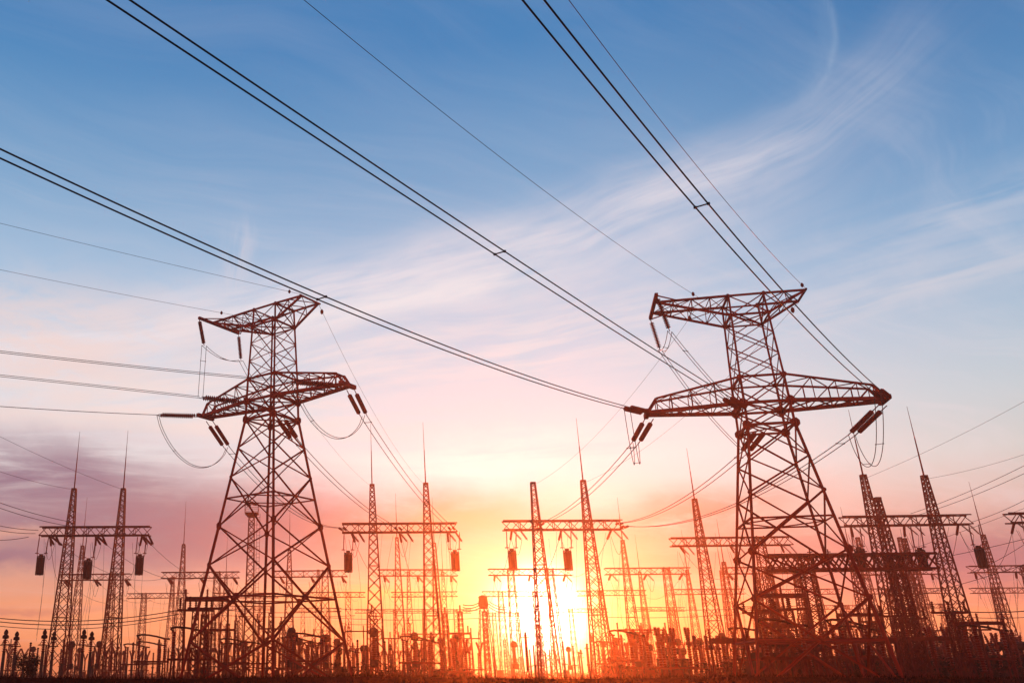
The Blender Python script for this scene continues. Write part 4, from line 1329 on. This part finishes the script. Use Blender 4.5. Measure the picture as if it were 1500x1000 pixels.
# fainter, more distant equipment
kk = ['post_insulator', 'current_transformer', 'surge_arrester', 'lattice_column', 'bus_support', 'post_insulator', 'circuit_breaker', 'control_cabinet', 'lattice_column', 'disconnector']
for i in range(150):
    x = 4 + i * 10.1 + random.uniform(-4, 4)
    k = random.choice(kk)
    if 690 < x < 880 and k in ('circuit_breaker', 'disconnector', 'bus_support'): k = 'lattice_column' if x < 780 else 'post_insulator'
    if x < 260 and k == 'lattice_column': k = 'post_insulator'
    Yd = random.uniform(105, 230)
    H = {'post_insulator': 4.7, 'current_transformer': 6.0, 'surge_arrester': 5.9, 'lattice_column': 9.5, 'bus_support': 7.4, 'circuit_breaker': 5.5, 'control_cabinet': 2.1, 'disconnector': 5.3}[k]
    P_ = Vector((at(x, 984, Yd).x, Yd, H))
    equip(k, x, px_of(P_)[1], Y=Yd)
for i in range(95):
    x = random.uniform(262, 1498)
    if 690 < x < 872: continue
    if (x < 900 and random.random() < 0.4) or (870 < x < 1085 and random.random() < 0.65): continue
    k = random.choice(['circuit_breaker', 'current_transformer', 'surge_arrester', 'disconnector', 'bus_support', 'circuit_breaker', 'power_transformer', 'lattice_column'] if x > 900 else
                      ['circuit_breaker', 'current_transformer', 'surge_arrester', 'disconnector', 'lattice_column'])
    Yd = random.uniform(92, 150)
    P_ = Vector((at(x, 984, Yd).x, Yd, {'lattice_column': 9.5, 'bus_support': 7.4}.get(k, 5.6) * random.uniform(0.72, 1.15)))
    equip(k, x, px_of(P_)[1], Y=Yd)
# labels that single each one out: kind, rank within its stretch of the yard, counted from the left
ZONES = [(-50, 50, 'at the far left edge'), (50, 100, 'left of the leftmost spiked mast'), (100, 200, 'below the leftmost gantry'), (200, 275, 'just left of left pylon'), (275, 400, 'in left pylon, left half'),
         (400, 510, 'in left pylon, right half'), (510, 600, 'right of left pylon'), (600, 700, 'left of the sun'), (700, 880, 'in the sun glare'), (880, 1000, 'right of the sun'),
         (1000, 1085, 'just left of right pylon'), (1085, 1190, 'in right pylon, left half'), (1190, 1290, 'in right pylon, right half'), (1290, 1400, 'right of right pylon'), (1400, 1600, 'at the far right edge')]
for kind in KINDS:
    for lo, hi, z in ZONES:
        its = sorted([t for t in placed if t[0] == kind and lo <= t[1] < hi], key=lambda t: t[1])
        for i, (k, x, Y, o) in enumerate(its):
            base_ = KINDS[kind][1]
            o['label'] = (base_ + ' standing ' + z) if len(its) == 1 else (ORD[i] + ' from left, ' + base_ + ' ' + z)

# low rails and bus beams between pieces of equipment
for i, (x0, x1, y, Y, s, lab) in enumerate([(1040, 1312, 938, 78, 0.42, 'long dark level bus beam across the feet of right pylon'), (272, 335, 877, 92, 0.42, 'short dark bus beam behind the left leg of left pylon'),
                                            (1110, 1180, 872, 88, 0.4, 'short dark bus beam inside right pylon, left half'), (1112, 1165, 916, 84, 0.4, 'lower dark bus beam inside right pylon, left half'),
                                            (1226, 1290, 900, 90, 0.3, 'dark bus beam at right foot of right pylon'), (1396, 1470, 912, 88, 0.3, 'dark bus beam over transformers near right edge'),
                                            (300, 345, 922, 110, 0.25, 'thin bus beam in left pylon feet, left half'), (590, 690, 928, 130, 0.14, 'thin bus rail left of the sun'), (905, 975, 922, 110, 0.16, 'thin bus rail right of the sun'),
                                            (505, 560, 924, 140, 0.16, 'thin bus rail right of left pylon'), (1330, 1395, 935, 86, 0.3, 'dark bus beam right of right pylon')]):
    a, b = at(x0, y, Y), at(x1, y, Y)
    O = Vector(((a.x + b.x) / 2, Y, 0))
    root = thing('bus_beam', lab, 'bus beam', O, 0, 'level bus beams of the switchyard')
    m = MB(); m.bar(a - O, b - O, s)
    link('beam', m.mesh('beam', M_grey), root)
    nn = max(2, int((b.x - a.x) / 2.6))
    for k in range(nn + 1):
        p = a.lerp(b, k / nn) - O
        m = MB(); m.bar((p.x, 0, 0), (p.x, 0, p.z), 0.16)
        link('post', m.mesh('post', M_grey), root)
        m = MB(); m.lathe(ribs(0.07, 0.14, p.z + s / 2, p.z + s / 2 + 0.7, 5), (p.x, 0, 0), 7)
        link('pin_insulator', m.mesh('pin_insulator', M_insul), root)

# squat lattice tower with drum head and radiating wires left of the sun
Yk = 150.0
pk = at(711, 930, Yk); O = Vector((pk.x, Yk, 0))
root = thing('terminal_tower', 'short tapering lattice tower with hooded head just left of the sun', 'lattice tower', O)
zt = 1.6 + tan_el(711, 890) * Yk
leg, br = MB(), MB()
lattice(leg, br, (0, 0, 0), (0, 0, zt), (2.6, 2.6), (1.2, 1.2), 6, Vector((1, 0, 0)), Vector((0, 1, 0)), 0.11, 0.05)
ma = link('mast', leg.mesh('mast', M_grey), root); stuff(link('mast_lattice', br.mesh('mast_lattice', M_grey), ma))
m = MB(); m.lathe([(0.6, zt - 0.1), (0.8, zt + 0.5), (0.7, zt + 1.2), (0.7, zt + 1.7), (0.3, zt + 1.9)], (0, 0, 0), 8); link('hood', m.mesh('hood', M_grey), root)
k = 0
for sgn, xe in ((-1, 678), (1, 743)):
    for dy in (0, 4, 8):
        ww = px_wire('tap_wire', ['upper', 'middle', 'lower'][k % 3] + ' short thick wire on the ' + ('left' if sgn < 0 else 'right') + ' of the hooded tower', (705 if sgn < 0 else 716, 880 + dy), (xe, 885 + dy + (3 if sgn > 0 else 0)), Yk, Yk + 3, 0.35, 0.07, 'short wires on the hooded tower')
        k += 1

# ------------------------------------------------------------------ ground, bank, grass, bushes, leafy equipment stand-ins
gm = MB()
xs = [-500 + 1000 * k / 50 for k in range(51)]
ys = [-60, -20, 0, 20, 28, 32, 36, 40, 44, 48, 52, 56, 60, 66, 80, 110, 150, 200, 260, 330, 400, 460]


def bank(x, y):
    h = 1.43 * math.exp(-((y - 47.0) / 6.0) ** 2) + 0.05 * math.sin(x * 0.31 + 1.0) * math.exp(-((y - 47.0) / 9.0) ** 2)
    return h


xs = sorted(set(xs + [-30 + 1.0 * k for k in range(90)]))
for y in ys:
    for x in xs: gm.v.append(Vector((x, y, bank(x, y) - 0.004)))
nx = len(xs)
for j in range(len(ys) - 1):
    for i in range(nx - 1):
        a = j * nx + i
        gm.f.append((a, a + 1, a + nx + 1, a + nx))
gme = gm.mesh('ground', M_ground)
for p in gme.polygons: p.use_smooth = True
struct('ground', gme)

m = MB()
for i in range(15000):
    y = random.gauss(47, 3.2); x = random.uniform(-26, 46)
    z = bank(x, y) - 0.02
    cl = 0.5 + 0.5 * math.sin(x * 1.3 + 2 * math.sin(x * 0.37)) * math.sin(y * 0.9 + x * 0.2)
    h = (0.06 + 0.15 * random.random() ** 1.5) * (0.6 + 0.7 * cl)
    if random.random() < 0.02: h *= 1.7
    t = random.uniform(0, math.pi); w = random.uniform(0.008, 0.02)
    dx_, dy_ = math.cos(t) * w, math.sin(t) * w
    lx, ly = random.gauss(0, 0.3) * h, random.gauss(0, 0.3) * h
    k = len(m.v)
    m.v += [Vector((x - dx_, y - dy_, z)), Vector((x + dx_, y + dy_, z)), Vector((x + lx * 0.4 + dx_ * 0.6, y + ly * 0.4, z + h * 0.6)), Vector((x + lx, y + ly, z + h))]
    m.f += [(k, k + 1, k + 2), (k, k + 2, k + 3)]
o = link('tall_grass', m.mesh('tall_grass', M_grass)); stuff(o); o['label'] = 'dark rough grass along the bank at the bottom edge'; o['category'] = 'grass'


def foliage(mb, c, rx, rz_, n, s):
    for i in range(n):
        u = Vector((random.gauss(0, 1), random.gauss(0, 1), random.gauss(0, 1))).normalized() * random.random() ** 0.45
        p = Vector(c) + Vector((u.x * rx, u.y * rx, u.z * rz_))
        a = Vector((random.gauss(0, 1), random.gauss(0, 1), random.gauss(0, 1))).normalized(); b = a.orthogonal().normalized()
        q = s * random.uniform(0.6, 1.3)
        k = len(mb.v)
        mb.v += [p - a * q, p + b * q * 0.5, p + a * q, p - b * q * 0.5]
        mb.f.append((k, k + 1, k + 2, k + 3))


def tree(px, ytop, Y, w, label):
    p = at(px, 984, Y); H = 1.6 + tan_el(px, ytop) * Y
    root = thing('tree', label, 'tree', (p.x, Y, 0), 0, 'small trees and bushes in the yard')
    m = MB(); m.bar((0, 0, 0), (0.1, 0, H * 0.5), 0.22, 0.12)
    for k in range(6):
        t = k * 1.05; m.bar((0.05, 0, H * (0.25 + 0.05 * k)), (w * 0.35 * math.cos(t), w * 0.35 * math.sin(t), H * (0.55 + 0.05 * k)), 0.08, 0.03)
    link('trunk', m.mesh('trunk', M_bark), root)
    m = MB()
    for k in range(9):
        t = random.uniform(0, 6.28); r = w * 0.32 * random.random()
        foliage(m, (r * math.cos(t), r * math.sin(t), H * random.uniform(0.45, 0.83)), w * 0.24, H * 0.15, 160, 0.09)
    link('crown', m.mesh('crown', M_leaf), root)


def leafy_cone(px, ytop, Y, w, label):  # leafy cone added in place of blurred equipment columns
    p = at(px, 984, Y); H = 1.6 + tan_el(px, ytop) * Y
    root = thing('shrub', label, 'shrub', (p.x, Y, 0), 0, 'pointed dark shrubs among the equipment')
    m = MB(); m.bar((0, 0, 0), (0, 0, H * 0.9), 0.16, 0.05); link('trunk', m.mesh('trunk', M_bark), root)
    m = MB()
    for k in range(16):
        f = k / 16
        r = w / 2 * (1 - f) ** 0.75
        t = random.uniform(0, 6.28)
        foliage(m, (r * 0.35 * math.cos(t), r * 0.35 * math.sin(t), H * (0.08 + 0.86 * f)), max(0.16, r * 0.75), H * 0.07, 120, 0.09)
    link('crown', m.mesh('crown', M_leaf), root)


leafy_cone(609, 925, 118, 3.1, 'wide pointed dark shrub left of the sun, under the gantry mast')
leafy_cone(668, 929, 120, 1.7, 'narrow pointed shrub below the glowing line trap left of the sun')
leafy_cone(984, 921, 112, 3.0, 'wide ragged shrub right of the sun between gantry masts')
leafy_cone(933, 925, 115, 2.3, 'ragged shrub just right of the spiked mast right of the sun')
leafy_cone(497, 935, 110, 2.0, 'dark shrub at the right foot of left pylon')
leafy_cone(1190, 948, 105, 3.2, 'dark shrub between the feet of the right pylon')

tree(33, 945, 105, 3.4, 'small leafy tree between slim poles near the left edge')
tree(47, 958, 100, 2.2, 'low bush right of the small tree near left edge')
tree(1240, 950, 150, 4.0, 'bush behind the feet of right pylon')
tree(1420, 945, 140, 5.0, 'wider dark bush near the right edge')
tree(1388, 955, 150, 4.0, 'low dark bush right of the right pylon')
m = MB()
for i in range(420):
    x = random.uniform(-230, 470); y = random.uniform(330, 420)
    h = random.uniform(1.0, 2.6)
    foliage(m, (x, y, h * 0.45), random.uniform(1.5, 4.5), h * 0.6, 60, 0.35)
o = link('distant_scrub', m.mesh('distant_scrub', M_leaf)); stuff(o); o['label'] = 'low dark scrub along the horizon behind the switchyard'; o['category'] = 'scrub'

m = MB()
for i in range(520):
    px = 470 + 1050 * random.random() ** 0.75
    if 690 < px < 870 or (px < 1060 and random.random() < 0.4): continue
    Y = random.uniform(92, 150)
    yt = 968 if px < 690 else 962 if px < 1050 else 955
    yt += random.uniform(-3, 9)
    p = at(px, 984, Y); h = 1.6 + tan_el(px, yt) * Y
    foliage(m, (p.x, Y, h * 0.5), random.uniform(0.5, 1.5), h * 0.5, 90, 0.13)
o = link('undergrowth', m.mesh('undergrowth', M_leaf)); stuff(o); o['label'] = 'dark overgrown weeds between the equipment, right of the left pylon'; o['category'] = 'undergrowth'

# ------------------------------------------------------------------ evening haze
m = MB(); m.box((0, 200.5, 15.75), (1010, 527, 34.5))
hm = bpy.data.materials.new('evening_haze'); hm.use_nodes = True
t = hm.node_tree
for n in list(t.nodes): t.nodes.remove(n)
pv = t.nodes.new('ShaderNodeVolumePrincipled'); mo = t.nodes.new('ShaderNodeOutputMaterial')
pv.inputs['Color'].default_value = (0.96, 0.62, 0.52, 1)
pv.inputs['Density'].default_value = HAZE_DENSITY
pv.inputs['Anisotropy'].default_value = HAZE_G
t.links.new(pv.outputs[0], mo.inputs['Volume'])
hz = link('haze', m.mesh('haze', hm)); stuff(hz)
